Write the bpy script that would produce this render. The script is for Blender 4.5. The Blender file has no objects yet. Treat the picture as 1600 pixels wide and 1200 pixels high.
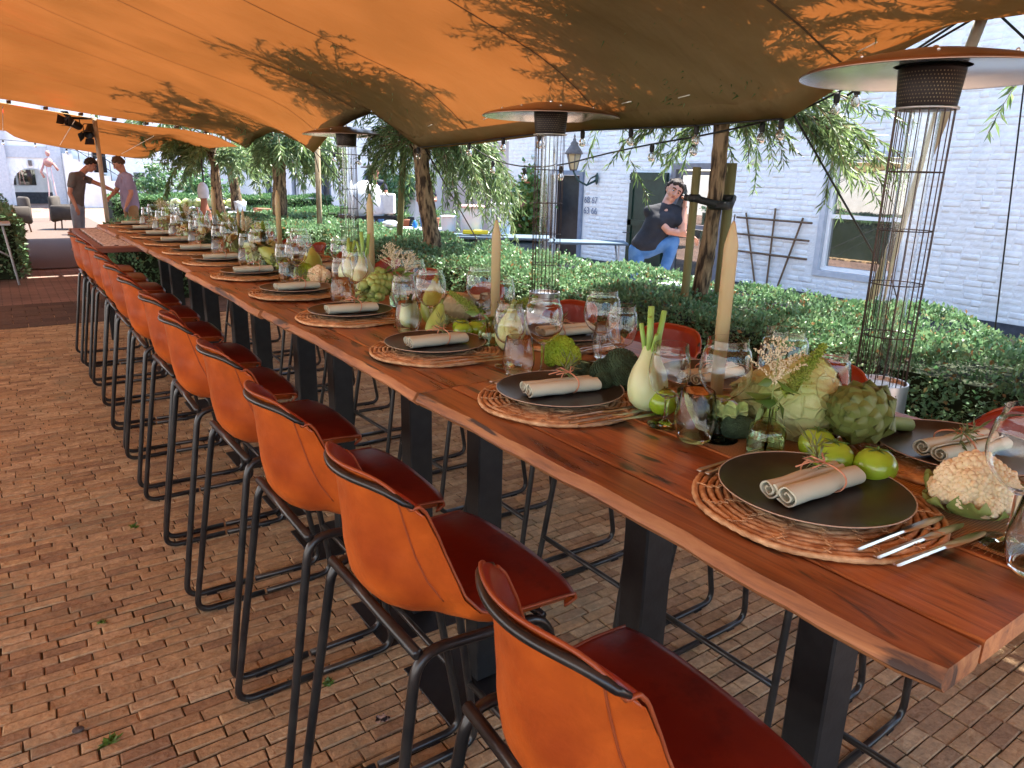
import bpy, bmesh, math, random
import numpy as np
from mathutils import Vector, Matrix, Euler
random.seed(7); np.random.seed(7)
PI = math.pi; R = math.radians
sc = bpy.context.scene
col = sc.collection

# ------------------------------------------------------------------ camera, light, exposure
cam_d = bpy.data.cameras.new("camera"); cam = bpy.data.objects.new("camera", cam_d); col.objects.link(cam)
cam_d.sensor_width = 36; cam_d.lens = 25.37; cam_d.clip_start = .02; cam_d.clip_end = 400
cx_ = Vector((.8214, -.5699, .0225)); cy_ = Vector((.1393, .2387, .9611)); cz_ = -Vector((.5531, .7863, -.2754))
cam.matrix_world = Matrix(((cx_.x, cy_.x, cz_.x, 0), (cx_.y, cy_.y, cz_.y, 0), (cx_.z, cy_.z, cz_.z, 1.5114), (0, 0, 0, 1)))
sc.camera = cam
world = bpy.data.worlds.new("World"); sc.world = world; world.use_nodes = True
wn = world.node_tree; wn.nodes.clear()
sky = wn.nodes.new("ShaderNodeTexSky"); sky.sky_type = 'NISHITA'; sky.sun_disc = False
SUN = Vector((.40, .10, .91)).normalized()
sky.sun_elevation = math.asin(SUN.z); sky.sun_rotation = math.atan2(SUN.x, SUN.y)
bg = wn.nodes.new("ShaderNodeBackground"); bg.inputs[1].default_value = .15
wo = wn.nodes.new("ShaderNodeOutputWorld")
wn.links.new(sky.outputs[0], bg.inputs[0]); wn.links.new(bg.outputs[0], wo.inputs[0])
sl = bpy.data.lights.new("sun", 'SUN'); sl.energy = 5.0; sl.angle = R(.53); sl.color = (1, .93, .82)
sun = bpy.data.objects.new("sun", sl); col.objects.link(sun); sun.location = (20, 0, 30)
sun.rotation_euler = SUN.to_track_quat('Z', 'Y').to_euler()
vs = sc.view_settings; vs.view_transform = 'Standard'; vs.look = 'None'; vs.gamma = 1; vs.use_curve_mapping = False
vs.exposure = 2.4
sc.render.engine = 'CYCLES'
cy = sc.cycles; cy.use_denoising = True; cy.max_bounces = 16; cy.diffuse_bounces = 4; cy.glossy_bounces = 4
cy.transmission_bounces = 16; cy.transparent_max_bounces = 12; cy.caustics_refractive = False; cy.caustics_reflective = False
cy.sample_clamp_indirect = 6
try: cy.denoiser = 'OPENIMAGEDENOISE'
except Exception: pass

# ------------------------------------------------------------------ materials
MATS = {}
def mat(name, c1, c2=None, scale=8, rough=.6, metal=0, bump=0, bscale=None, stretch=(1, 1, 1), detail=5,
        var=0, trans=0, ior=1.45, spec=.5, coat=0, sheen=0, sss=0, contrast=(.35, .65), emit=None):
    m = bpy.data.materials.new(name); m.use_nodes = True; nt = m.node_tree; N = nt.nodes; L = nt.links
    p = N["Principled BSDF"]
    p.inputs["Roughness"].default_value = rough; p.inputs["Metallic"].default_value = metal
    p.inputs["IOR"].default_value = ior; p.inputs["Specular IOR Level"].default_value = spec
    p.inputs["Transmission Weight"].default_value = trans; p.inputs["Coat Weight"].default_value = coat
    p.inputs["Coat Roughness"].default_value = .12
    if sss: p.inputs["Subsurface Weight"].default_value = sss; p.inputs["Subsurface Scale"].default_value = .01
    tc = N.new("ShaderNodeTexCoord"); mp = N.new("ShaderNodeMapping"); mp.inputs["Scale"].default_value = stretch
    L.new(tc.outputs["Object"], mp.inputs[0])
    out = None
    if c2 is not None:
        n = N.new("ShaderNodeTexNoise"); n.inputs["Scale"].default_value = scale; n.inputs["Detail"].default_value = detail
        L.new(mp.outputs[0], n.inputs["Vector"])
        r = N.new("ShaderNodeValToRGB"); e = r.color_ramp.elements
        e[0].position, e[1].position = contrast
        e[0].color = (*c1, 1); e[1].color = (*c2, 1); L.new(n.outputs["Fac"], r.inputs[0]); out = r.outputs[0]
    if var:
        oi = N.new("ShaderNodeObjectInfo"); h = N.new("ShaderNodeHueSaturation")
        mr = N.new("ShaderNodeMapRange"); mr.inputs[3].default_value = 1 - var; mr.inputs[4].default_value = 1 + var
        L.new(oi.outputs["Random"], mr.inputs[0]); L.new(mr.outputs[0], h.inputs["Value"])
        if out: L.new(out, h.inputs["Color"])
        else: h.inputs["Color"].default_value = (*c1, 1)
        out = h.outputs[0]
    if out: L.new(out, p.inputs["Base Color"])
    else: p.inputs["Base Color"].default_value = (*c1, 1)
    if bump:
        b = N.new("ShaderNodeBump"); b.inputs["Strength"].default_value = 1; b.inputs["Distance"].default_value = bump
        n2 = N.new("ShaderNodeTexNoise"); n2.inputs["Scale"].default_value = bscale or scale * 3; n2.inputs["Detail"].default_value = 6
        L.new(mp.outputs[0], n2.inputs["Vector"]); L.new(n2.outputs["Fac"], b.inputs["Height"]); L.new(b.outputs[0], p.inputs["Normal"])
    if emit: p.inputs["Emission Color"].default_value = (*emit[:3], 1); p.inputs["Emission Strength"].default_value = emit[3]
    MATS[name] = m; return m

def leafmat(name, c1, c2, rough=.45, tl=.35, warm=None):
    """leaf: diffuse/gloss mixed with translucent, colour varied by mesh island"""
    m = bpy.data.materials.new(name); m.use_nodes = True; nt = m.node_tree; N = nt.nodes; L = nt.links
    p = N["Principled BSDF"]; p.inputs["Roughness"].default_value = rough; p.inputs["Specular IOR Level"].default_value = .6
    g = N.new("ShaderNodeNewGeometry"); r = N.new("ShaderNodeValToRGB"); e = r.color_ramp.elements
    e[0].color = (*c1, 1); e[1].color = (*c2, 1); e[0].position = .1; e[1].position = .9
    if warm:
        w = e.new(.975); w.color = (*warm, 1); e[1].position = .9
    L.new(g.outputs["Random Per Island"], r.inputs[0]); L.new(r.outputs[0], p.inputs["Base Color"])
    t = N.new("ShaderNodeBsdfTranslucent"); h = N.new("ShaderNodeHueSaturation"); h.inputs["Value"].default_value = 1.3
    h.inputs["Hue"].default_value = .48; L.new(r.outputs[0], h.inputs["Color"]); L.new(h.outputs[0], t.inputs[0])
    mx = N.new("ShaderNodeMixShader"); mx.inputs[0].default_value = tl
    L.new(p.outputs[0], mx.inputs[1]); L.new(t.outputs[0], mx.inputs[2]); L.new(mx.outputs[0], N["Material Output"].inputs[0])
    MATS[name] = m; return m

# ------------------------------------------------------------------ object helpers
def tag(o, label=None, cat=None, group=None, kind=None):
    if label: o['label'] = label
    if cat: o['category'] = cat
    if group: o['group'] = group
    if kind: o['kind'] = kind
    return o
def empty(name, loc=(0, 0, 0), rz=0, label=None, cat=None, group=None):
    o = bpy.data.objects.new(name, None); col.objects.link(o); o.location = loc; o.rotation_euler = (0, 0, rz)
    o.empty_display_size = .05
    return tag(o, label, cat, group)
def link(name, me, parent=None, loc=None, rot=None, scale=None):
    o = bpy.data.objects.new(name, me); col.objects.link(o)
    if parent: o.parent = parent
    if loc is not None: o.location = loc
    if rot is not None: o.rotation_euler = rot
    if scale is not None: o.scale = (scale,) * 3 if isinstance(scale, (int, float)) else scale
    return o
def copy_tree(o, parent=None):
    c = o.copy(); col.objects.link(c); c.parent = parent
    for ch in list(o.children): copy_tree(ch, c)
    return c
USED = set()
def place(proto, loc, rz=0, label=None, group=None, scale=None, rot=None):
    """first use moves the prototype, later uses copy it"""
    o = proto if proto.name not in USED else copy_tree(proto)
    USED.add(proto.name)
    if o is not proto: USED.add(o.name)
    o.location = loc; o.rotation_euler = rot if rot else (0, 0, rz)
    if scale: o.scale = (scale,) * 3 if isinstance(scale, (int, float)) else scale
    if label: o['label'] = label
    if group: o['group'] = group
    return o

class MB:
    def __init__(s): s.v = []; s.f = []
    def add(s, v, f):
        n = len(s.v); s.v += [tuple(p) for p in v]; s.f += [tuple(i + n for i in q) for q in f]; return s
    def box(s, c, d, rot=None, taper=None):
        hx, hy, hz = d[0] / 2, d[1] / 2, d[2] / 2
        V = []
        for z in (-hz, hz):
            k = taper if (taper and z > 0) else 1
            for x, y in ((-hx, -hy), (hx, -hy), (hx, hy), (-hx, hy)): V.append(Vector((x * k, y * k, z)))
        if rot: M = Euler(rot).to_matrix(); V = [M @ q for q in V]
        c = Vector(c)
        return s.add([c + q for q in V], [(0, 3, 2, 1), (4, 5, 6, 7), (0, 1, 5, 4), (1, 2, 6, 5), (2, 3, 7, 6), (3, 0, 4, 7)])
    def cbox(s, c, d, b=.004, rot=None):
        """box with a chamfered upper and lower rim (20 verts-ish cheap bevel)"""
        hx, hy, hz = d[0] / 2, d[1] / 2, d[2] / 2; V = []
        for z, k in ((-hz, b), (-hz + b, 0), (hz - b, 0), (hz, b)):
            X = hx - k; Y = hy - k
            V += [Vector(q) for q in ((-X + b * (k == 0), -Y, z), (X - b * (k == 0), -Y, z), (X, -Y + b * (k == 0), z), (X, Y - b * (k == 0), z),
                                      (X - b * (k == 0), Y, z), (-X + b * (k == 0), Y, z), (-X, Y - b * (k == 0), z), (-X, -Y + b * (k == 0), z))]
        F = [tuple(range(7, -1, -1)), tuple(range(24, 32))]
        for r in range(3):
            for i in range(8): j = (i + 1) % 8; F.append((r * 8 + i, r * 8 + j, r * 8 + 8 + j, r * 8 + 8 + i))
        if rot: M = Euler(rot).to_matrix(); V = [M @ q for q in V]
        c = Vector(c); return s.add([c + q for q in V], F)
    def tube(s, pts, r, n=8, closed=False, cap=True, flat=1):
        pts = [Vector(p) for p in pts]; m = len(pts)
        rs = r if isinstance(r, (list, tuple)) else [r] * m
        T = []
        for i in range(m):
            a = pts[i - 1] if (i > 0 or closed) else pts[i]; b = pts[(i + 1) % m] if (i < m - 1 or closed) else pts[i]
            t = b - a; T.append(t.normalized() if t.length > 1e-9 else Vector((0, 0, 1)))
        up = Vector((0, 0, 1)) if abs(T[0].z) < .95 else Vector((0, 1, 0))
        nrm = (up - T[0] * up.dot(T[0])).normalized(); V = []
        for i in range(m):
            nrm = (nrm - T[i] * nrm.dot(T[i])); nrm = nrm.normalized() if nrm.length > 1e-6 else T[i].orthogonal().normalized()
            bn = T[i].cross(nrm)
            for k in range(n):
                a = 2 * PI * k / n; V.append(pts[i] + (nrm * math.cos(a) * flat + bn * math.sin(a)) * rs[i])
        F = []
        for i in range(m if closed else m - 1):
            j = (i + 1) % m
            for k in range(n): l = (k + 1) % n; F.append((i * n + k, i * n + l, j * n + l, j * n + k))
        if cap and not closed: F += [tuple(range(n - 1, -1, -1)), tuple((m - 1) * n + k for k in range(n))]
        return s.add(V, F)
    def lathe(s, prof, n=24, o=(0, 0, 0), closed=False, fn=None):
        V = []; F = []; m = len(prof)
        for (r, z) in prof:
            for k in range(n):
                a = 2 * PI * k / n; rr = r * (fn(a, z) if fn else 1); V.append((o[0] + rr * math.cos(a), o[1] + rr * math.sin(a), o[2] + z))
        for i in range(m if closed else m - 1):
            j = (i + 1) % m
            for k in range(n): l = (k + 1) % n; F.append((i * n + k, i * n + l, j * n + l, j * n + k))
        return s.add(V, F)
    def ball(s, c, r, n=8, m=6, sq=(1, 1, 1), rot=None):
        M = Euler(rot).to_matrix() if rot else None; V = []; F = []; c = Vector(c)
        for i in range(m + 1):
            t = PI * i / m
            for k in range(n):
                a = 2 * PI * k / n; q = Vector((math.sin(t) * math.cos(a) * sq[0], math.sin(t) * math.sin(a) * sq[1], -math.cos(t) * sq[2])) * r
                if M: q = M @ q
                V.append(c + q)
        for i in range(m):
            for k in range(n): l = (k + 1) % n; F.append((i * n + k, i * n + l, i * n + n + l, i * n + n + k))
        return s.add(V, F)
    def grid(s, fn, nu, nv):
        V = [fn(i / (nu - 1), j / (nv - 1)) for j in range(nv) for i in range(nu)]
        F = [(j * nu + i, j * nu + i + 1, (j + 1) * nu + i + 1, (j + 1) * nu + i) for j in range(nv - 1) for i in range(nu - 1)]
        return s.add(V, F)
    def mesh(s, name, mats, smooth=True, merge=False):
        me = bpy.data.meshes.new(name); me.from_pydata(s.v, [], s.f)
        for m in (mats if isinstance(mats, (list, tuple)) else [mats]): me.materials.append(m)
        if merge:
            bm = bmesh.new(); bm.from_mesh(me); bmesh.ops.remove_doubles(bm, verts=bm.verts, dist=1e-5)
            bmesh.ops.recalc_face_normals(bm, faces=bm.faces); bm.to_mesh(me); bm.free()
        if smooth: me.shade_smooth()
        me.update(); return me
    def build(s, name, mats, parent=None, smooth=True, loc=None, rot=None, merge=False, auto=None):
        me = s.mesh(name, mats, smooth, merge)
        if auto is not None: sharp(me, auto)
        return link(name, me, parent, loc, rot)
def sharp(me, ang=35):
    bm = bmesh.new(); bm.from_mesh(me)
    for e in bm.edges:
        if len(e.link_faces) == 2 and e.calc_face_angle(0) > R(ang): e.smooth = False
    bm.to_mesh(me); bm.free()
def fillet(P, r, n=5, closed=False):
    P = [Vector(p) for p in P]; out = []; m = len(P)
    for i in range(m):
        if not closed and i in (0, m - 1): out.append(P[i]); continue
        a, b, c = P[i - 1], P[i], P[(i + 1) % m]
        da = (a - b); dc = (c - b); k = min(r, da.length * .49, dc.length * .49)
        p0 = b + da.normalized() * k; p1 = b + dc.normalized() * k
        for j in range(n + 1):
            t = j / n; out.append(p0.lerp(b, t).lerp(b.lerp(p1, t), t))
    return out
def np_mesh(name, V, F, m, smooth=False):
    """V (n,3) float, F (k,3|4) int"""
    me = bpy.data.meshes.new(name); k = F.shape[1]
    me.vertices.add(len(V)); me.vertices.foreach_set("co", np.asarray(V, np.float32).ravel())
    me.loops.add(F.size); me.loops.foreach_set("vertex_index", np.asarray(F, np.int32).ravel())
    me.polygons.add(len(F)); me.polygons.foreach_set("loop_start", np.arange(0, F.size, k, dtype=np.int32))
    try: me.polygons.foreach_set("loop_total", np.full(len(F), k, np.int32))
    except Exception: pass
    me.update(calc_edges=True); me.materials.append(m)
    if smooth: me.shade_smooth()
    return me
def leaf_mesh(name, P, D, m, length, width, fold=.25, lvar=.35, seed=1, nrm=None):
    """narrow folded diamond leaves: P base points, D directions (n,3)"""
    rs = np.random.RandomState(seed); n = len(P)
    D = D / np.linalg.norm(D, axis=1, keepdims=True)
    rnd = rs.normal(size=(n, 3)) if nrm is None else nrm + rs.normal(size=(n, 3)) * .45
    S = np.cross(D, rnd); S /= np.linalg.norm(S, axis=1, keepdims=True) + 1e-9
    U = np.cross(S, D)
    l = length * (1 + rs.uniform(-lvar, lvar, (n, 1))); w = width * (1 + rs.uniform(-.3, .3, (n, 1))) * .5
    B = P; T = P + D * l - U * l * .12; Lf = P + D * l * .45 + S * w + U * w * fold; Rt = P + D * l * .45 - S * w + U * w * fold
    V = np.stack([B, Rt, T, Lf], 1).reshape(-1, 3); i = np.arange(n)[:, None] * 4
    F = np.concatenate([i + [0, 1, 2], i + [0, 2, 3]], 0)
    return np_mesh(name, V, F, m)
ORD = ['first', 'second', 'third', 'fourth', 'fifth', 'sixth', 'seventh', 'eighth', 'ninth', 'tenth', 'eleventh', 'twelfth', 'thirteenth']
T = 1.077   # table top height
# ------------------------------------------------------------------ palette
M = MATS
mat('black_steel', (.006, .006, .007), (.012, .012, .013), 30, rough=.5, bump=.0004, bscale=90, spec=.5)
mat('tube_steel', (.010, .010, .011), (.03, .027, .025), 14, rough=.28, spec=.6, bump=.0003, bscale=60)
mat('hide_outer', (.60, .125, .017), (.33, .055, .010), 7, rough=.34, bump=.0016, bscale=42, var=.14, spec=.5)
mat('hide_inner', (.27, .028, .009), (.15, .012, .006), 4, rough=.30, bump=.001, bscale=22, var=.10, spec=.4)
mat('hide_rim', (.38, .09, .03), (.30, .06, .02), 9, rough=.35, bump=.0006, bscale=50, var=.1)
mat('stone_path', (.16, .10, .07), (.10, .065, .048), 2.2, rough=.85, bump=.004, bscale=14)
mat('plate_black', (.018, .014, .012), (.03, .024, .02), 40, rough=.30, spec=.5)
mat('plate_rim', (.45, .33, .24), rough=.5)
mat('rattan', (.74, .46, .24), (.42, .21, .095), 60, rough=.6, bump=.0015, bscale=150, var=.12)
mat('napkin', (.58, .58, .45), (.50, .50, .385), 12, rough=.9, bump=.0012, bscale=30, var=.06)
mat('twine', (.55, .25, .15), rough=.8)
mat('cutlery_steel', (.50, .48, .46), rough=.28, metal=1)
mat('clear_glass', (.985, .995, .99), rough=0, trans=1, ior=1.36)
mat('green_glass', (.84, .95, .72), rough=.01, trans=1, ior=1.36)
mat('water', (.9, .97, .85), rough=0, trans=1, ior=1.33)
mat('candle_wax', (.50, .40, .21), (.44, .34, .17), 20, rough=.45, sss=.3, bump=.0008, bscale=60, stretch=(1, 1, .1))
mat('wick', (.05, .04, .03), rough=.9)
mat('tomato_skin', (.22, .36, .015), (.34, .48, .05), 14, rough=.22, sss=.15, coat=.3)
mat('calyx', (.07, .14, .02), rough=.6)
mat('fennel_white', (.62, .68, .42), (.45, .58, .22), 9, rough=.4, sss=.2, stretch=(1, 1, .3))
mat('fennel_stalk', (.22, .42, .06), (.36, .52, .16), 30, rough=.45, stretch=(1, 1, .15), bump=.0008, bscale=120)
mat('broccoli_head', (.018, .040, .018), (.045, .085, .040), 60, rough=.75, bump=.003, bscale=260)
mat('cauli_green', (.22, .36, .012), (.38, .50, .04), 30, rough=.6, bump=.003, bscale=200)
mat('cauli_cream', (.78, .62, .38), (.84, .72, .50), 25, rough=.6, bump=.0022, bscale=160, sss=.15)
mat('cabbage_leaf', (.36, .47, .13), (.58, .60, .30), 10, rough=.42, sss=.1, bump=.004, bscale=60)
mat('artichoke_bract', (.095, .135, .03), (.17, .20, .06), 16, rough=.5, bump=.0012, bscale=40)
mat('artichoke_stem', (.28, .34, .10), (.16, .24, .06), 16, rough=.6, stretch=(1, 1, .1), bump=.002, bscale=50)
mat('squash_skin', (.38, .44, .12), (.26, .35, .06), 14, rough=.4, bump=.001)
mat('squash_pale', (.60, .46, .25), (.52, .50, .26), 6, rough=.45, bump=.001)
mat('sprout_green', (.20, .30, .06), (.38, .44, .14), 30, rough=.5)
mat('eggplant', (.03, .008, .02), rough=.25)
mat('pear_green', (.34, .42, .03), (.26, .36, .03), 20, rough=.35)
mat('flower_cream', (.72, .66, .45), (.60, .53, .34), 60, rough=.8)
mat('amaranth_green', (.16, .24, .02), (.26, .30, .05), 60, rough=.8)
mat('bark', (.33, .235, .14), (.045, .03, .02), 16, rough=.95, bump=.012, bscale=30, stretch=(2, 2, .45), contrast=(.40, .60))
mat('bark_pale', (.30, .24, .15), (.13, .10, .06), 12, rough=.9, bump=.006, bscale=30, stretch=(2, 2, .3))
mat('stake_wood', (.22, .20, .085), (.13, .12, .05), 8, rough=.8, bump=.003, bscale=30, stretch=(2, 2, .2))
mat('pole_wood', (.46, .40, .30), (.34, .28, .20), 8, rough=.7, bump=.003, bscale=30, stretch=(2, 2, .2))
mat('rubber_black', (.012, .012, .012), rough=.6)
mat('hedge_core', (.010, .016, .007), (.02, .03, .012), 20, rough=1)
leafmat('box_leaf', (.07, .17, .075), (.18, .32, .16), rough=.45, tl=.28, warm=(.25, .14, .05))
leafmat('box_leaf_far', (.05, .14, .05), (.12, .24, .09), rough=.4, tl=.25)
leafmat('willow_leaf', (.075, .145, .05), (.19, .29, .12), rough=.42, tl=.40)
leafmat('vine_leaf', (.06, .15, .03), (.17, .27, .06), rough=.45, tl=.35, warm=(.3, .12, .05))
leafmat('rosemary_leaf', (.10, .15, .05), (.22, .27, .12), rough=.5, tl=.2)
leafmat('herb_leaf', (.05, .12, .02), (.14, .24, .04), rough=.4, tl=.35)
mat('white_brick', (.72, .73, .725), (.80, .81, .80), 7, rough=.75, bump=.006, bscale=26)
mat('white_mortar', (.72, .73, .725), (.79, .80, .79), 12, rough=.85, bump=.008, bscale=40)
mat('plinth_blue', (.03, .035, .045), (.055, .06, .075), 12, rough=.7, bump=.002)
mat('frame_blue', (.16, .20, .27), (.20, .24, .31), 12, rough=.55)
mat('frame_grey', (.16, .155, .17), (.20, .195, .21), 12, rough=.6)
mat('door_dark', (.010, .013, .017), (.02, .024, .03), 8, rough=.4)
mat('shutter_green', (.006, .022, .014), (.012, .034, .022), 8, rough=.4)
mat('frame_white', (.80, .80, .78), (.84, .84, .82), 10, rough=.45)
mat('sill_grey', (.42, .45, .49), (.50, .52, .55), 14, rough=.7, bump=.003)
mat('pane_dark', (.02, .025, .022), (.05, .055, .05), 3, rough=.02, spec=.9, ior=2.3)
mat('pane_glass', (.06, .08, .07), (.03, .045, .035), 3, rough=.02, spec=.9, ior=2.3)
mat('digit_blue', (.16, .19, .26), rough=.7)
mat('roof_grey', (.12, .12, .13), (.2, .2, .21), 6, rough=.8)
mat('wall_pink', (.40, .34, .33), (.48, .42, .40), 5, rough=.85, bump=.004)
mat('brick_orange', (.55, .26, .15), (.42, .18, .10), 14, rough=.85, bump=.004)
mat('heater_hood', (.36, .25, .19), rough=.34, metal=1)
mat('heater_steel', (.78, .76, .73), (.68, .66, .63), 30, rough=.38, metal=1)
mat('heater_dark', (.03, .022, .02), rough=.45, metal=.6)
mat('heater_reflector', (.62, .66, .62), rough=.22, metal=1)
mat('tank_cover', (.70, .76, .80), rough=.35, metal=.4)
mat('wire_dark', (.07, .045, .035), rough=.4, metal=.7)
mat('skin', (.52, .27, .19), (.46, .22, .15), 14, rough=.5, sss=.12)
mat('hair_dark', (.012, .008, .006), (.028, .018, .013), 60, rough=.8)
mat('hair_brown', (.05, .028, .018), (.09, .055, .035), 60, rough=.6, bump=.004, bscale=120)
mat('eye_white', (.7, .7, .68), rough=.3)
mat('eye_dark', (.02, .015, .012), rough=.2)
mat('lip', (.38, .13, .11), rough=.5)
mat('shirt_black', (.010, .011, .016), (.02, .021, .028), 8, rough=.85, bump=.006, bscale=14)
mat('shirt_grey', (.17, .165, .165), (.12, .115, .115), 6, rough=.9, bump=.006, bscale=12)
mat('shirt_lilac', (.33, .29, .44), (.27, .235, .37), 6, rough=.85, bump=.006, bscale=12)
mat('shirt_navy', (.012, .016, .035), (.02, .026, .05), 6, rough=.85, bump=.006, bscale=12)
mat('jeans', (.035, .12, .30), (.09, .21, .42), 9, rough=.85, bump=.004, bscale=20)
mat('jeans_pale', (.22, .28, .38), (.32, .38, .48), 7, rough=.85, bump=.004, bscale=16)
mat('khaki', (.36, .24, .12), (.30, .20, .10), 7, rough=.85, bump=.004, bscale=16)
mat('shoe_brown', (.16, .07, .035), rough=.5)
mat('shoe_tan', (.5, .25, .17), rough=.6)
mat('print_white', (.6, .6, .6), rough=.7)
mat('bulb_glass', (.9, .88, .82), rough=.02, trans=.85)
mat('lamp_amber', (.62, .48, .26), rough=.25, trans=.3)
mat('lamp_iron', (.09, .075, .07), (.13, .11, .10), 20, rough=.5)
mat('lamp_green', (.02, .05, .045), rough=.4)
mat('trellis_wood', (.17, .105, .06), (.11, .07, .04), 8, rough=.8)
mat('white_plastic', (.42, .46, .50), rough=.4)
mat('oven_tile', (.50, .51, .53), (.58, .59, .60), 20, rough=.35, bump=.002, bscale=40)
mat('screen_black', (.012, .012, .015), rough=.25)
mat('terrazzo', (.12, .10, .10), (.80, .78, .76), 34, rough=.4, contrast=(.42, .50))
mat('pinkish_wood', (.24, .10, .075), (.17, .065, .05), 6, rough=.45, stretch=(.4, 3, 3), bump=.001)
mat('table_blue', (.05, .09, .13), (.07, .11, .15), 8, rough=.8)
mat('bag_print', (.68, .60, .62), (.55, .66, .72), 6, rough=.6)
mat('bag_pink', (.66, .42, .40), rough=.6)
mat('yellow_plastic', (.70, .55, .03), rough=.4)
mat('blue_plastic', (.02, .16, .45), rough=.3)
mat('terracotta', (.30, .125, .075), rough=.85)
mat('armchair_grey', (.06, .05, .042), (.045, .038, .032), 8, rough=.9)
mat('paper_scrap', (.5, .4, .36), (.02, .02, .02), 60, rough=.7, contrast=(.45, .55))
mat('pebble', (.05, .035, .035), (.1, .08, .07), 60, rough=.7, bump=.003)
mat('seam_thread', (.085, .05, .022), rough=.9)
mat('clip_white', (.75, .72, .62), rough=.5)
mat('sculpture_pink', (.5, .26, .22), (.38, .18, .15), 10, rough=.7)

mat('joint_straw', (.10, .14, .03), (.55, .42, .22), 60, rough=.9)
def brick_mat(name, cols, rough=.85, bump=.003, moss=None, spec=.3):
    """colour picked per object and per loose piece, mottled, with dirt in patches"""
    m = bpy.data.materials.new(name); m.use_nodes = True; nt = m.node_tree; N = nt.nodes; L = nt.links
    p = N["Principled BSDF"]; p.inputs["Roughness"].default_value = rough; p.inputs["Specular IOR Level"].default_value = spec
    g = N.new("ShaderNodeNewGeometry"); oi = N.new("ShaderNodeObjectInfo")
    a = N.new("ShaderNodeMath"); a.operation = 'ADD'; L.new(g.outputs["Random Per Island"], a.inputs[0]); L.new(oi.outputs["Random"], a.inputs[1])
    fr = N.new("ShaderNodeMath"); fr.operation = 'FRACT'; L.new(a.outputs[0], fr.inputs[0])
    r = N.new("ShaderNodeValToRGB"); r.color_ramp.interpolation = 'LINEAR'; e = r.color_ramp.elements
    for i, c in enumerate(cols):
        q = e[i] if i < 2 else e.new(i / (len(cols) - 1))
        q.position = i / (len(cols) - 1)
    for i, c in enumerate(cols): e[i].color = (*c, 1)
    L.new(fr.outputs[0], r.inputs[0])
    gp = g.outputs["Position"]
    n = N.new("ShaderNodeTexNoise"); n.inputs["Scale"].default_value = 38; n.inputs["Detail"].default_value = 7; n.inputs["Roughness"].default_value = .7; L.new(gp, n.inputs["Vector"])
    mr = N.new("ShaderNodeMapRange"); mr.inputs[1].default_value = .3; mr.inputs[2].default_value = .7; mr.inputs[3].default_value = .62; mr.inputs[4].default_value = 1.25
    L.new(n.outputs["Fac"], mr.inputs[0]); h = N.new("ShaderNodeHueSaturation"); L.new(r.outputs[0], h.inputs["Color"]); L.new(mr.outputs[0], h.inputs["Value"])
    cur = h.outputs[0]
    if moss:
        n3 = N.new("ShaderNodeTexNoise"); n3.inputs["Scale"].default_value = 2.3; n3.inputs["Detail"].default_value = 9; n3.inputs["Roughness"].default_value = .75; L.new(gp, n3.inputs["Vector"])
        r3 = N.new("ShaderNodeValToRGB"); r3.color_ramp.elements[0].position = .54; r3.color_ramp.elements[1].position = .66; L.new(n3.outputs["Fac"], r3.inputs[0])
        mx = N.new("ShaderNodeMix"); mx.data_type = 'RGBA'; L.new(r3.outputs[0], mx.inputs[0]); L.new(cur, mx.inputs[6]); mx.inputs[7].default_value = (*moss, 1)
        cur = mx.outputs[2]
    L.new(cur, p.inputs["Base Color"])
    b = N.new("ShaderNodeBump"); b.inputs["Distance"].default_value = bump; n2 = N.new("ShaderNodeTexNoise"); n2.inputs["Scale"].default_value = 70; n2.inputs["Detail"].default_value = 8
    L.new(gp, n2.inputs["Vector"]); L.new(n2.outputs["Fac"], b.inputs["Height"]); L.new(b.outputs[0], p.inputs["Normal"])
    MATS[name] = m; return m
brick_mat('paver', [(.50, .345, .185), (.38, .25, .135), (.55, .40, .235), (.46, .315, .175), (.29, .185, .11), (.51, .33, .17)], bump=.005, moss=(.29, .24, .15))
brick_mat('paver_dark', [(.10, .07, .055), (.13, .085, .065), (.08, .055, .045)], bump=.003)
mat('joint_sand', (.035, .03, .018), (.09, .08, .045), 30, rough=1, bump=.006, bscale=90)

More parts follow.
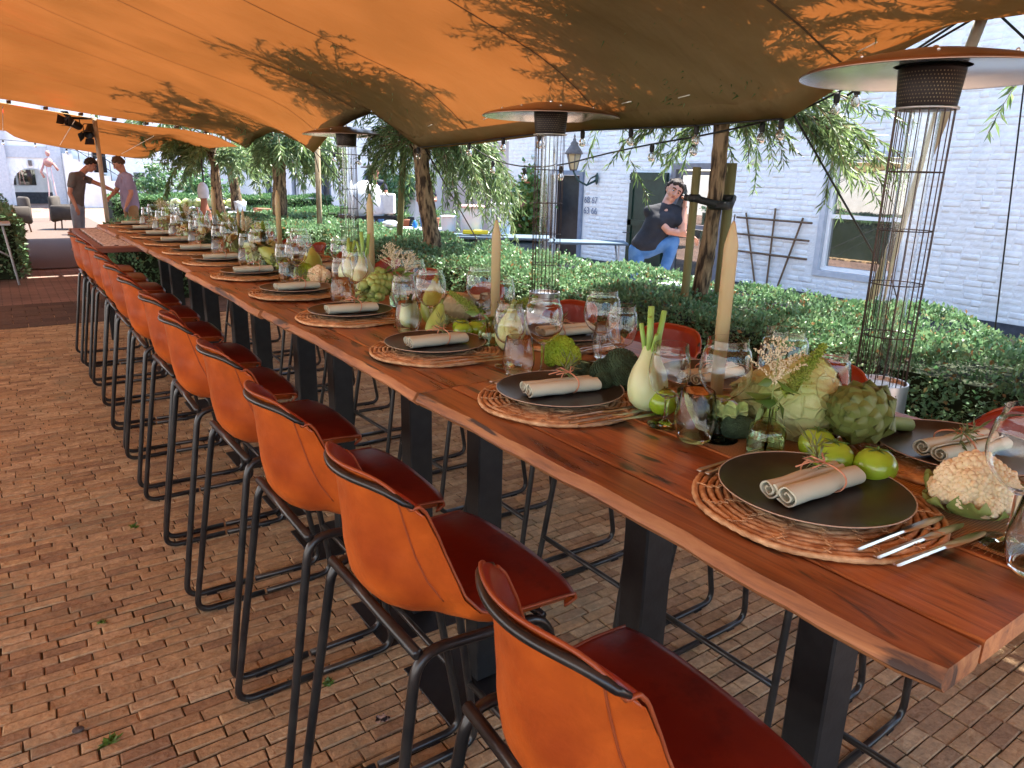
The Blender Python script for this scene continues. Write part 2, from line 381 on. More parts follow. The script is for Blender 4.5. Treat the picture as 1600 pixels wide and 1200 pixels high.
def wood_mat(name, a, b, c, ax='y', rough=.3):
    m = bpy.data.materials.new(name); m.use_nodes = True; nt = m.node_tree; N = nt.nodes; L = nt.links
    p = N["Principled BSDF"]; p.inputs["Roughness"].default_value = rough; p.inputs["Coat Weight"].default_value = .15; p.inputs["Coat Roughness"].default_value = .25
    g = N.new("ShaderNodeNewGeometry"); oi = N.new("ShaderNodeObjectInfo")
    ad = N.new("ShaderNodeVectorMath"); ad.operation = 'ADD'; sc_ = N.new("ShaderNodeVectorMath"); sc_.operation = 'SCALE'; sc_.inputs[3].default_value = 7
    cb = N.new("ShaderNodeCombineXYZ"); L.new(oi.outputs["Random"], cb.inputs[0]); L.new(oi.outputs["Random"], cb.inputs[2]); L.new(cb.outputs[0], sc_.inputs[0])
    L.new(g.outputs["Position"], ad.inputs[0]); L.new(sc_.outputs[0], ad.inputs[1])
    mp = N.new("ShaderNodeMapping"); mp.inputs["Scale"].default_value = (1, .09, 1) if ax == 'y' else (.09, 1, 1); L.new(ad.outputs[0], mp.inputs[0])
    n = N.new("ShaderNodeTexNoise"); n.inputs["Scale"].default_value = 34; n.inputs["Detail"].default_value = 8; n.inputs["Roughness"].default_value = .65; n.inputs["Distortion"].default_value = .6; L.new(mp.outputs[0], n.inputs["Vector"])
    r = N.new("ShaderNodeValToRGB"); e = r.color_ramp.elements; e[0].position = .36; e[0].color = (*a, 1); e[1].position = .66; e[1].color = (*c, 1)
    q = e.new(.5); q.color = (*b, 1); L.new(n.outputs["Fac"], r.inputs[0])
    # broad tone drift and dark cracks/knots
    n2 = N.new("ShaderNodeTexNoise"); n2.inputs["Scale"].default_value = 3.5; n2.inputs["Detail"].default_value = 3; L.new(mp.outputs[0], n2.inputs["Vector"])
    mr = N.new("ShaderNodeMapRange"); mr.inputs[1].default_value = .3; mr.inputs[2].default_value = .7; mr.inputs[3].default_value = .7; mr.inputs[4].default_value = 1.3; L.new(n2.outputs["Fac"], mr.inputs[0])
    h = N.new("ShaderNodeHueSaturation"); L.new(r.outputs[0], h.inputs["Color"]); L.new(mr.outputs[0], h.inputs["Value"])
    mp2 = N.new("ShaderNodeMapping"); mp2.inputs["Scale"].default_value = (1, .16, 1) if ax == 'y' else (.16, 1, 1); L.new(ad.outputs[0], mp2.inputs[0])
    v = N.new("ShaderNodeTexNoise"); v.inputs["Scale"].default_value = 15; v.inputs["Detail"].default_value = 6; v.inputs["Distortion"].default_value = 1.4; L.new(mp2.outputs[0], v.inputs["Vector"])
    r2 = N.new("ShaderNodeValToRGB"); r2.color_ramp.elements[0].position = .595; r2.color_ramp.elements[1].position = .645; L.new(v.outputs["Fac"], r2.inputs[0])
    mx = N.new("ShaderNodeMix"); mx.data_type = 'RGBA'; L.new(r2.outputs[0], mx.inputs[0]); L.new(h.outputs[0], mx.inputs[6]); mx.inputs[7].default_value = (.03, .012, .008, 1)
    L.new(mx.outputs[2], p.inputs["Base Color"])
    rr = N.new("ShaderNodeMapRange"); rr.inputs[3].default_value = rough - .08; rr.inputs[4].default_value = rough + .22; L.new(n.outputs["Fac"], rr.inputs[0]); L.new(rr.outputs[0], p.inputs["Roughness"])
    b_ = N.new("ShaderNodeBump"); b_.inputs["Distance"].default_value = .0012; L.new(n.outputs["Fac"], b_.inputs["Height"]); L.new(b_.outputs[0], p.inputs["Normal"])
    MATS[name] = m; return m
wood_mat('table_wood', (.10, .026, .010), (.29, .088, .027), (.46, .17, .055), rough=.24)
wood_mat('table_edge', (.18, .060, .020), (.36, .135, .045), (.50, .23, .085), rough=.5)

def weave_mat(name, c1, c2, s=260):
    m = mat(name, c1, c2, 6, rough=.85); nt = m.node_tree; N = nt.nodes; L = nt.links; p = N["Principled BSDF"]
    g = N.new("ShaderNodeNewGeometry"); w1 = N.new("ShaderNodeTexWave"); w1.bands_direction = 'X'; w1.inputs["Scale"].default_value = s / 6.28 * 2; w2 = N.new("ShaderNodeTexWave"); w2.bands_direction = 'Y'; w2.inputs["Scale"].default_value = s / 6.28 * 2
    for w in (w1, w2): L.new(g.outputs["Position"], w.inputs["Vector"])
    mm = N.new("ShaderNodeMath"); mm.operation = 'MULTIPLY'; L.new(w1.outputs["Fac"], mm.inputs[0]); L.new(w2.outputs["Fac"], mm.inputs[1])
    b = N.new("ShaderNodeBump"); b.inputs["Distance"].default_value = .0015; L.new(mm.outputs[0], b.inputs["Height"]); L.new(b.outputs[0], p.inputs["Normal"])
    src = p.inputs["Base Color"].links[0].from_socket
    h = N.new("ShaderNodeHueSaturation"); mr = N.new("ShaderNodeMapRange"); mr.inputs[3].default_value = .55; mr.inputs[4].default_value = 1.25
    L.new(mm.outputs[0], mr.inputs[0]); L.new(mr.outputs[0], h.inputs["Value"]); L.new(src, h.inputs["Color"]); L.new(h.outputs[0], p.inputs["Base Color"])
weave_mat('hessian', (.50, .25, .10), (.60, .33, .14))

def canopy_mat():
    m = bpy.data.materials.new('canopy_cloth'); m.use_nodes = True; nt = m.node_tree; N = nt.nodes; L = nt.links; N.remove(N["Principled BSDF"])
    d = N.new("ShaderNodeBsdfDiffuse"); t = N.new("ShaderNodeBsdfTranslucent"); mx = N.new("ShaderNodeMixShader"); mx.inputs[0].default_value = .62
    g = N.new("ShaderNodeNewGeometry")
    n = N.new("ShaderNodeTexNoise"); n.inputs["Scale"].default_value = 1.2; n.inputs["Detail"].default_value = 6; L.new(g.outputs["Position"], n.inputs["Vector"])
    for node, a, b in ((d, (.45, .325, .145), (.51, .37, .18)), (t, (.072, .021, .0042), (.092, .027, .0056))):
        r = N.new("ShaderNodeValToRGB"); r.color_ramp.elements[0].position = .35; r.color_ramp.elements[1].position = .65
        r.color_ramp.elements[0].color = (*a, 1); r.color_ramp.elements[1].color = (*b, 1); L.new(n.outputs["Fac"], r.inputs[0]); L.new(r.outputs[0], node.inputs[0])
    b = N.new("ShaderNodeBump"); b.inputs["Distance"].default_value = .02; n2 = N.new("ShaderNodeTexNoise"); n2.inputs["Scale"].default_value = 5; n2.inputs["Detail"].default_value = 3
    mp = N.new("ShaderNodeMapping"); mp.inputs["Scale"].default_value = (.5, 1.6, 1); L.new(g.outputs["Position"], mp.inputs[0]); L.new(mp.outputs[0], n2.inputs["Vector"]); L.new(n2.outputs["Fac"], b.inputs["Height"]); L.new(b.outputs[0], d.inputs["Normal"])
    L.new(d.outputs[0], mx.inputs[1]); L.new(t.outputs[0], mx.inputs[2]); L.new(mx.outputs[0], N["Material Output"].inputs[0])
    MATS['canopy_cloth'] = m
canopy_mat()

def crinkle(name, scale, dist):
    m = MATS[name]; nt = m.node_tree; N = nt.nodes; L = nt.links; p = N["Principled BSDF"]
    tc = N.new("ShaderNodeTexCoord"); v = N.new("ShaderNodeTexVoronoi"); v.feature = 'DISTANCE_TO_EDGE'; v.inputs["Scale"].default_value = scale
    w = N.new("ShaderNodeTexNoise"); w.inputs["Scale"].default_value = scale * .7; ad = N.new("ShaderNodeMixRGB"); ad.blend_type = 'ADD'; ad.inputs[0].default_value = .03
    L.new(tc.outputs["Object"], w.inputs["Vector"]); L.new(tc.outputs["Object"], ad.inputs[1]); L.new(w.outputs["Color"], ad.inputs[2]); L.new(ad.outputs[0], v.inputs["Vector"])
    r = N.new("ShaderNodeMapRange"); r.inputs[1].default_value = 0; r.inputs[2].default_value = .12; r.inputs[3].default_value = 1; r.inputs[4].default_value = 0; L.new(v.outputs["Distance"], r.inputs[0])
    b = N.new("ShaderNodeBump"); b.inputs["Distance"].default_value = dist; L.new(r.outputs[0], b.inputs["Height"])
    old = p.inputs["Normal"].links[0].from_socket if p.inputs["Normal"].links else None
    if old: L.new(old, b.inputs["Normal"])
    L.new(b.outputs[0], p.inputs["Normal"])
crinkle('cabbage_leaf', 38, .0018); 

def weather(name, tint, scale=.9, lo=.48, hi=.72, fac=.45):
    m = MATS[name]; nt = m.node_tree; N = nt.nodes; L = nt.links; p = N["Principled BSDF"]; g = N.new("ShaderNodeNewGeometry")
    n = N.new("ShaderNodeTexNoise"); n.inputs["Scale"].default_value = scale; n.inputs["Detail"].default_value = 9; n.inputs["Roughness"].default_value = .72; mp = N.new("ShaderNodeMapping"); mp.inputs["Scale"].default_value = (1, 1, .45)
    L.new(g.outputs["Position"], mp.inputs[0]); L.new(mp.outputs[0], n.inputs["Vector"])
    r = N.new("ShaderNodeMapRange"); r.inputs[1].default_value = lo; r.inputs[2].default_value = hi; r.inputs[3].default_value = 0; r.inputs[4].default_value = fac; L.new(n.outputs["Fac"], r.inputs[0])
    mx = N.new("ShaderNodeMix"); mx.data_type = 'RGBA'; L.new(r.outputs[0], mx.inputs[0]); src = p.inputs["Base Color"].links[0].from_socket; L.new(src, mx.inputs[6]); mx.inputs[7].default_value = (*tint, 1); L.new(mx.outputs[2], p.inputs["Base Color"])
for q_ in ('white_brick', 'white_mortar'): weather(q_, (.52, .52, .48))
weather('hide_outer', (.20, .035, .008), 14, .55, .78, .5); weather('hide_inner', (.045, .004, .003), 12, .52, .75, .6)
# ================================================================== THE SETTING
# ---- ground sheet
mb = MB()
def gz(x): return -.012 if x < 4.2 else -.012 - .1 * min(1, (x - 4.2) / 4)
xs = [-70, -8, 4.2, 6.5, 9.0, 90]; ys = [-40, 0, 12, 40, 120]
for j in range(len(ys) - 1):
    for i in range(len(xs) - 1):
        mb.add([(xs[i], ys[j], gz(xs[i])), (xs[i + 1], ys[j], gz(xs[i + 1])), (xs[i + 1], ys[j + 1], gz(xs[i + 1])), (xs[i], ys[j + 1], gz(xs[i]))], [(0, 1, 2, 3)])
gm = bpy.data.materials.new('courtyard_paving'); gm.use_nodes = True; nt = gm.node_tree; N = nt.nodes; L = nt.links; p = N["Principled BSDF"]; p.inputs["Roughness"].default_value = .9
g_ = N.new("ShaderNodeNewGeometry"); bt = N.new("ShaderNodeTexBrick"); bt.inputs["Scale"].default_value = 1; bt.inputs["Brick Width"].default_value = .19; bt.inputs["Row Height"].default_value = .06
bt.inputs["Mortar Size"].default_value = .006; bt.inputs["Color1"].default_value = (.25, .155, .12, 1); bt.inputs["Color2"].default_value = (.19, .115, .09, 1); bt.inputs["Mortar"].default_value = (.07, .055, .045, 1)
L.new(g_.outputs["Position"], bt.inputs["Vector"])
nz = N.new("ShaderNodeTexNoise"); nz.inputs["Scale"].default_value = 1.4; nz.inputs["Detail"].default_value = 8; L.new(g_.outputs["Position"], nz.inputs["Vector"])
hh = N.new("ShaderNodeHueSaturation"); mr = N.new("ShaderNodeMapRange"); mr.inputs[1].default_value = .3; mr.inputs[2].default_value = .7; mr.inputs[3].default_value = .65; mr.inputs[4].default_value = 1.35
L.new(nz.outputs["Fac"], mr.inputs[0]); L.new(mr.outputs[0], hh.inputs["Value"]); L.new(bt.outputs["Color"], hh.inputs["Color"]); L.new(hh.outputs[0], p.inputs["Base Color"])
bp = N.new("ShaderNodeBump"); bp.inputs["Distance"].default_value = .005; L.new(bt.outputs["Fac"], bp.inputs["Height"]); bp.invert = True; L.new(bp.outputs[0], p.inputs["Normal"])
tag(mb.build('ground', gm, smooth=False), kind='structure')

# ---- brick paving: pieces laid one by one
def cam_px(x, y, z):
    d = Vector((x, y, z - 1.5114)); w = -d.dot(cz_)
    if w < .05: return None
    return 800 + 1127.5 * d.dot(cx_) / w, 600 - 1127.5 * d.dot(cy_) / w, w
base = MB(); base.add([(-3, -.3, .0085), (4.2, -.3, .0085), (4.2, 9.2, .0085), (-3, 9.2, .0085)], [(0, 1, 2, 3)])
pav = tag(base.build('brick_paving', M['joint_sand'], smooth=False), kind='structure')
rs = random.Random(3); bricks = []
pitch = .047; y = -.2; row = 0
while y < 9.1:
    x = -3 + (.063 if row % 2 else 0) + rs.uniform(-.018, .018); hx = pitch
    while x < 4.1:
        ln = rs.choice((.124, .126, .126, .126, .128, .126, .126, .105)) + rs.uniform(-.003, .003)
        c = (x + ln / 2, y + pitch / 2 + .006 * math.sin(x * 2.1 + row * .3))
        q = cam_px(c[0], c[1], .02)
        if q and -120 < q[0] < 1720 and 200 < q[1] < 1330:
            bricks.append((q[2], c, ln, row))
        x += ln + .0030
    y += pitch + rs.uniform(-.001, .001); row += 1
def brick_geo(m, c, ln, w, h, dz, tilt, rz, r):
    j = lambda s: r.uniform(-s, s)
    hx, hy = ln / 2, w / 2; b = .003; V = []
    for z, k in ((-.02, 0), (h - b, 0), (h, b)):
        for sx, sy in ((-1, -1), (1, -1), (1, 1), (-1, 1)): V.append([sx * (hx - k) + j(.0022), sy * (hy - k) + j(.0013), z + (dz + tilt[0] * sx + tilt[1] * sy if z > 0 else 0)])
    ca, sa = math.cos(rz), math.sin(rz)
    V = [(c[0] + v[0] * ca - v[1] * sa, c[1] + v[0] * sa + v[1] * ca, v[2]) for v in V]
    F = [(8, 9, 10, 11)]
    for q in (0, 4):
        for i in range(4): k = (i + 1) % 4; F.append((q + i, q + k, q + 4 + k, q + 4 + i))
    m.add(V, F)
bricks.sort(key=lambda t: t[0])
vis = [b for b in bricks if (lambda q: 0 <= q[0] <= 1600 and q[1] <= 1200)(cam_px(b[1][0], b[1][1], .02)) and not (.75 < b[1][0] < 1.4 and b[1][1] < 2)]
near = set(id(b) for b in vis[:300]); rest = MB(); shapes = []
for k in range(12):
    m_ = MB(); brick_geo(m_, (0, 0), 1, pitch - .004, .014, 0, (0, 0), 0, rs); shapes.append(m_.mesh('brick', M['paver'], smooth=False))
for b in bricks:
    w, c, ln, row = b; dz = rs.uniform(-.0014, .0014) - (.002 if rs.random() < .06 else 0); tl = (rs.uniform(-.0007, .0007), rs.uniform(-.0006, .0006)); rz = rs.uniform(-.010, .010)
    if id(b) in near:
        m_ = MB(); brick_geo(m_, (0, 0), ln - .0006 + rs.uniform(-.002, .001), pitch - .0042 + rs.uniform(-.0018, .0010), .014, dz, tl, rz, rs)
        m_.build('brick', M['paver'], pav, smooth=False, loc=(c[0], c[1], 0))
    else:
        brick_geo(rest, c, ln - .0006 + rs.uniform(-.002, .001), pitch - .0042 + rs.uniform(-.0018, .0010), .014, dz, tl, rz, rs)
tag(rest.build('brick', M['paver'], pav, smooth=False), kind='stuff')
db = MB()
for k in range(1500):
    b = vis[int(len(vis) * rs.random() ** 1.6)]; cx0, cy0 = b[1]; px_ = cx0 + rs.choice((-1, 1)) * b[2] / 2 * rs.uniform(.5, 1.03); py_ = cy0 + rs.choice((-1, 1)) * pitch / 2 * rs.uniform(.85, 1.1); a = rs.uniform(0, 3.14); l = rs.uniform(.002, .006)
    if math.sin(px_ * 7 + 1) * math.sin(py_ * 5 + 2) < -.1: continue
    db.add([(px_ - l * math.cos(a), py_ - l * math.sin(a), .0135), (px_ + .0012, py_, .0150), (px_ + l * math.cos(a), py_ + l * math.sin(a), .0138), (px_, py_ + .0014, .0145)], [(0, 1, 2), (0, 2, 3)])
tag(db.build('joint_litter', M['joint_straw'], pav, smooth=False), kind='stuff')
# dark soldier band crossing the walkway and the dark path at the far end
band = MB()
for i in range(22):
    for k in range(7):
        brick_geo(band, (-2.9 + i * .24 + .12 * (k % 2), 8.36 + k * .2), .235, .195, .022, rs.uniform(-.001, .002), (0, 0), 0, rs)
tag(band.build('stone_band', M['paver_dark'], smooth=False), kind='structure')
pth = MB()  # dark bricks run on as one sheet, painting shade into the far ground
pth.add([(-1.0, 13.2, .004), (2.3, 13.2, .004), (2.3, 26.5, .004), (-1.0, 26.5, .004)], [(0, 1, 2, 3)])
tag(pth.build('path', M['paver_dark'], smooth=False), kind='structure')

# ---- weeds, scrap and pebble on the floor
def weed(loc, s, label):
    rr = np.random.RandomState(int(abs(loc[0] * 991)) + 3); n = 26
    P = rr.normal(size=(n, 3)) * .006 * s; P[:, 2] = 0; D = rr.normal(size=(n, 3)); D[:, 2] = abs(D[:, 2]) * .8 + .25
    me = leaf_mesh('weed', P, D, M['herb_leaf'], .028 * s, .010 * s, seed=5)
    o = link('weed', me, loc=(*loc, .012)); tag(o, label, 'weed', 'weeds in the brick joints')
weed((.05, 1.93), 1, 'small bright green weed beside the dark pebble on the aisle bricks')
weed((.63, 1.83), .8, 'small green weed in the joints behind the third stool')
weed((-.32, 3.0), .7, 'tiny green weed at the left edge of the aisle')
weed((.30, 3.25), .8, 'weed sprouting between the legs of the fifth stool')
weed((.10, 2.55), .5, 'tiny weed in a joint of the open aisle bricks')
m_ = MB(); m_.ball((0, 0, 0), .013, 9, 6, (1.2, .9, .6)); tag(m_.build('pebble', M['pebble'], loc=(-.015, 2.02, .02)), 'dark round pebble lying on the aisle bricks', 'pebble')
m_ = MB(); m_.grid(lambda u, v: ((u - .5) * .035 * (1 + .3 * math.sin(v * 5)), (v - .5) * .03, .004 * math.sin(u * 7) * math.cos(v * 6)), 6, 6)
o = m_.build('paper_scrap', M['paper_scrap'], loc=(.70, 1.60, .022)); tag(o, 'crumpled black and white paper scrap on the bricks', 'litter')

# ================================================================== walls and houses
def wall_y(name, X, y0, y1, z0, z1, holes, parent, face=-1, bw=.2, bh=.066, th=.35, label_kind=None, top300=True, mort='white_mortar', brk='white_brick', proud=.0032):
    """a wall along Y whose visible face is at X, with openings; bricks laid as pieces"""
    m = MB(); ysn = sorted(set([y0, y1] + [h[0] for h in holes] + [h[1] for h in holes])); zsn = sorted(set([z0, z1] + [h[2] for h in holes] + [h[3] for h in holes]))
    ins = lambda yy, zz: any(h[0] < yy < h[1] and h[2] < zz < h[3] for h in holes)
    for a, b in zip(ysn, ysn[1:]):
        c = None
        for d, e in zip(zsn, zsn[1:]):
            if not ins((a + b) / 2, (d + e) / 2): m.box((X + th / 2, (a + b) / 2, (d + e) / 2), (th, b - a - .0004, e - d - .0004))
    w = m.build('wall', M[mort], parent, smooth=False)
    r = random.Random(int(X * 100)); L_ = []; z = z0 + .01; row = 0
    while z < z1:
        yy = y0 - (bw / 2 if row % 2 else 0)
        while yy < y1:
            ln = bw * r.choice((1, 1, 1, .5)) ; c = (yy + ln / 2, z + bh / 2)
            a, b = c[0] - ln / 2, c[0] + ln / 2; d, e = z, z + bh
            if not any(h[0] - .01 < b and a < h[1] + .01 and h[2] - .01 < e and d < h[3] + .01 for h in holes) and a > y0 and b < y1:
                q = cam_px(X, c[0], c[1])
                if q and -60 < q[0] < 1660 and -60 < q[1] < 620: L_.append((q[2], c, ln))
            yy += ln + .008
        z += bh + .008; row += 1
    L_.sort(key=lambda t: t[0]); rest = MB()
    for i, (dd, c, ln) in enumerate(L_):
        mm = MB() if (i < 300 and top300) else rest; o = (0, 0, 0) if mm is not rest else (X, c[0], c[1])
        pr = max(.0012, proud + r.uniform(-.006, .006)); hy, hz = ln / 2 - .003, bh / 2 - .002; j = lambda: r.uniform(-.0055, .0055); V = []
        for xx, k in ((0.01, 0), (-pr + .004, 0), (-pr, .009)):
            for sy, sz in ((-1, -1), (1, -1), (1, 1), (-1, 1)): V.append((o[0] + xx, o[1] + sy * (hy - k) + j(), o[2] + sz * (hz - k) + j()))
        F = [(11, 10, 9, 8)] + [(q + (i_ + 1) % 4, q + i_, q + 4 + i_, q + 4 + (i_ + 1) % 4) for q in (0, 4) for i_ in range(4)]
        mm.add(V, F)
        if mm is not rest: mm.build('brick', M[brk], w, smooth=True, loc=(X, c[0], c[1]))
    if rest.v: tag(rest.build('brick', M[brk], w, smooth=True), kind='stuff')
    return w
def framed(parent, name, X, y0, y1, z0, z1, fw, mat_, depth=.05, x=None, sill=True):
    m = MB(); x = X if x is None else x
    m.box((x, (y0 + y1) / 2, z1 - fw / 2), (depth, y1 - y0, fw))
    if sill: m.box((x, (y0 + y1) / 2, z0 + fw / 2), (depth, y1 - y0, fw))
    lo = z0 + (fw if sill else 0)
    m.box((x, y0 + fw / 2, (lo + z1 - fw) / 2), (depth, fw, z1 - fw - lo - .0004)); m.box((x, y1 - fw / 2, (lo + z1 - fw) / 2), (depth, fw, z1 - fw - lo - .0004))
    return m.build(name, M[mat_], parent, smooth=False)
XA = 9.2
hA = empty('white_house', (0, 0, 0), 0, 'long white painted brick house behind the hedge with sash window and grey framed door', 'house')
holesA = [(4.74, 5.88, .30, 1.93), (7.5, 8.64, -.12, 1.79), (10.86, 11.88, -.12, 1.66)]
wall_y('wall', XA, -3, 13.4, -.12, 4.6, holesA, hA)
m_ = MB()
for a, b in ((-3, 7.5), (8.64, 10.86), (11.88, 13.4)): m_.box((XA - .012, (a + b) / 2, -.05), (.024, b - a, .19))
m_.build('plinth', M['plinth_blue'], hA, smooth=False)
# window (pale splayed reveal, white sash, two panes)
wf = framed(hA, 'window', XA, 4.74, 5.88, .30, 1.93, .075, 'sill_grey', .10, XA + .03)
fr = framed(wf, 'frame', XA, 4.82, 5.80, .38, 1.85, .055, 'frame_white', .06, XA + .075)
m_ = MB(); m_.box((XA + .07, 5.31, 1.10), (.05, .868, .05)); m_.build('glazing_bar', M['frame_white'], wf, smooth=False)
for a, b, mm in ((.435, 1.073, 'pane_dark'), (1.127, 1.793, 'pane_glass')):
    m_ = MB(); m_.box((XA + .095, 5.31, (a + b) / 2), (.01, .866, b - a)); m_.build('pane', M[mm], wf, smooth=False)
m_ = MB(); m_.grid(lambda u, v: (XA + .18 + .02 * math.sin(u * 60), 4.9 + u * .5, .42 + v * 1.4), 60, 2); m_.build('curtain', M['frame_white'], wf)
# grey glazed door
d1 = framed(hA, 'door', XA, 7.5, 8.64, -.12, 1.79, .095, 'frame_grey', .12, XA + .03, sill=False)
m_ = MB()
for y_ in (7.63, 8.51): m_.box((XA + .06, y_, .78), (.05, .06, 1.78))
for z_ in (1.64, .80, -.06): m_.box((XA + .06, 8.07, z_), (.05, .82, .07))
m_.build('door_leaf', M['frame_grey'], d1, smooth=False)
for z0_, z1_ in ((-.02, .76), (.84, 1.60)):
    m_ = MB(); m_.box((XA + .065, 8.07, (z0_ + z1_) / 2), (.012, .82, z1_ - z0_)); m_.build('pane', M['pane_glass'], d1, smooth=False)
# green open door leaf flat against the wall
gl = empty('open_shutter', (0, 0, 0)); gl.parent = hA; gl.name = 'green_door'
m_ = MB(); m_.box((XA - .06, 9.10, .76), (.04, .86, 1.76)); m_.build('leaf', M['shutter_green'], gl, smooth=False)
m_ = MB()
for z_ in (1.56, .80, -.03): m_.box((XA - .092, 9.10, z_), (.022, .86, .10))
for y_ in (8.72, 9.48): m_.box((XA - .0925, y_, .765), (.021, .09, 1.40))
m_.build('batten', M['shutter_green'], gl, smooth=False)
m_ = MB(); m_.tube([(XA - .1, 9.46, .62), (XA - .16, 9.46, .62), (XA - .16, 9.56, .62)], .01, 6); m_.build('handle', M['lamp_iron'], gl)
# blue framed dark door
d2 = framed(hA, 'door', XA, 10.86, 11.88, -.12, 1.66, .085, 'frame_blue', .14, XA + .02, sill=False)
m_ = MB(); m_.box((XA + .12, 11.37, .73), (.05, .84, 1.68)); m_.build('door_leaf', M['door_dark'], d2, smooth=False)
# house numbers beside the blue door
def text(body, size, loc, rot, m, parent=None, name='lettering', align='CENTER', depth=.002):
    c = bpy.data.curves.new(name, 'FONT'); c.body = body; c.size = size; c.extrude = depth; c.align_x = align; c.align_y = 'CENTER'; c.space_line = 1.15
    o = bpy.data.objects.new('tmp', c); col.objects.link(o); bpy.context.view_layer.update()
    me = bpy.data.meshes.new_from_object(o.evaluated_get(bpy.context.evaluated_depsgraph_get())); bpy.data.objects.remove(o); me.materials.clear(); me.materials.append(m)
    return link(name, me, parent, loc, rot)
text('68 67\n63 66', .17, (XA - .024, 10.62, 1.03), (R(90), 0, R(-90)), M['digit_blue'], hA, 'house_number')
# upper storey gutter and roof (above the canopy line)
m_ = MB(); m_.add([(XA - .3, -3, 4.55), (XA - .3, 13.5, 4.55), (XA + 3.5, 13.5, 7.4), (XA + 3.5, -3, 7.4)], [(0, 1, 2, 3)]); m_.box((XA - .26, 5.2, 4.56), (.12, 16.6, .1))
m_.build('roof', M['roof_grey'], hA, smooth=False)
m_ = MB(); m_.box((XA + 1.8, 13.38 + .03, 2.2), (3.4, .05, 4.6)); m_.build('gable_wall', M['white_mortar'], hA, smooth=False)

# back wall in the recess (pinkish render) with an orange brick corner
rw = empty('courtyard_wall', (0, 0, 0), 0, 'pinkish grey rendered wall behind the planters with an orange brick corner', 'wall')
m_ = MB(); m_.box((10.6, 17.6, 1.1), (.3, 8.0, 2.5)); m_.build('wall', M['wall_pink'], rw, smooth=False)
bm_ = MB(); rr = random.Random(9)
for i in range(26):
    for k in range(2): bm_.cbox((10.42 - .01 * rr.random(), 19.55 + k * .23 + (.1 if i % 2 else 0), .05 + i * .083), (.06, .21, .07), .006)
tag(bm_.build('brick', M['brick_orange'], rw, smooth=False), kind='stuff')
# second white house, long facade
XB = 9.6
hB = empty('white_house', (0, 0, 0), 0, 'second white house further along with tall dark doors and a blue plinth', 'house')
holesB = [(20.25, 20.95, 1.15, 1.95), (20.35, 20.8, 3.0, 4.0), (21.3, 21.9, -.12, 1.62), (24.8, 25.7, -.12, 1.85), (28.1, 28.9, .5, 1.7), (31.4, 32.3, -.12, 1.8)]
def plain_wall(m, X, y0, y1, z0, z1, holes, th=.3):
    ysn = sorted(set([y0, y1] + [h[0] for h in holes] + [h[1] for h in holes])); zsn = sorted(set([z0, z1] + [h[2] for h in holes] + [h[3] for h in holes]))
    for a, b in zip(ysn, ysn[1:]):
        for d, e in zip(zsn, zsn[1:]):
            if not any(h[0] < (a + b) / 2 < h[1] and h[2] < (d + e) / 2 < h[3] for h in holes): m.box((X + th / 2, (a + b) / 2, (d + e) / 2), (th, b - a - .0005, e - d - .0005))
m_ = MB(); plain_wall(m_, 9.6, 18.6, 33.8, -.12, 5.2, holesB); m_.build('wall', M['white_brick'], hB, smooth=False)
m_ = MB(); m_.box((9.588, 26.2, .12), (.024, 15.2, .5)); m_.build('plinth', M['plinth_blue'], hB, smooth=False)
m_ = MB(); m_.box((11.6, 18.56, 2.5), (4, .06, 5.4)); m_.build('gable_wall', M['white_brick'], hB, smooth=False)
m_ = MB(); m_.add([(9.3, 18.4, 5.2), (9.3, 34, 5.2), (13, 34, 8.6), (13, 18.4, 8.6)], [(0, 1, 2, 3)]); m_.build('roof', M['roof_grey'], hB, smooth=False)
for i, h in enumerate(holesB):
    dr = h[2] < 0
    w_ = framed(hB, 'door' if dr else 'window', 9.6, h[0] + .004, h[1] - .004, h[2], h[3] - .004, .07, 'frame_blue' if dr else 'sill_grey', .1, 9.63, sill=not dr)
    m_ = MB(); m_.box((9.68, (h[0] + h[1]) / 2, (h[2] + h[3]) / 2), (.02, h[1] - h[0] - .02, h[3] - h[2] - .02)); m_.build('door_leaf' if dr else 'pane', M['door_dark' if dr else 'pane_dark'], w_, smooth=False)
    if not dr: m_ = MB(); m_.box((9.66, (h[0] + h[1]) / 2, (h[2] + h[3]) / 2), (.03, .05, h[3] - h[2] - .15)); m_.build('glazing_bar', M['frame_white'], w_, smooth=False)
# ---- end building with the arched gateway
hC = empty('gate_building', (0, 0, 0), 0, 'white painted brick building across the far end with an arched gateway', 'building')
YE = 34.0; ax, ar, az = 1.29, .62, .82   # arch centre, radius, spring height
m_ = MB(); n = 14
m_.box(((-9 + ax - ar) / 2, YE + .25, 2.6), (ax - ar + 9, .5, 5.4)); m_.box(((ax + ar + 9.9) / 2, YE + .25, 2.6), (9.9 - ax - ar, .5, 5.4))
arc = [(ax + ar * math.cos(PI - PI * i / n), az + ar * math.sin(PI * i / n)) for i in range(n + 1)]
for (x0, z0), (x1, z1) in zip(arc, arc[1:]):
    m_.add([(x0, YE, z0), (x1, YE, z1), (x1, YE, 5.3), (x0, YE, 5.3), (x0, YE + .5, z0), (x1, YE + .5, z1), (x1, YE + .5, 5.3), (x0, YE + .5, 5.3)], [(0, 1, 2, 3), (0, 4, 5, 1)])
m_.build('wall', M['white_brick'], hC, smooth=False)
m_ = MB()
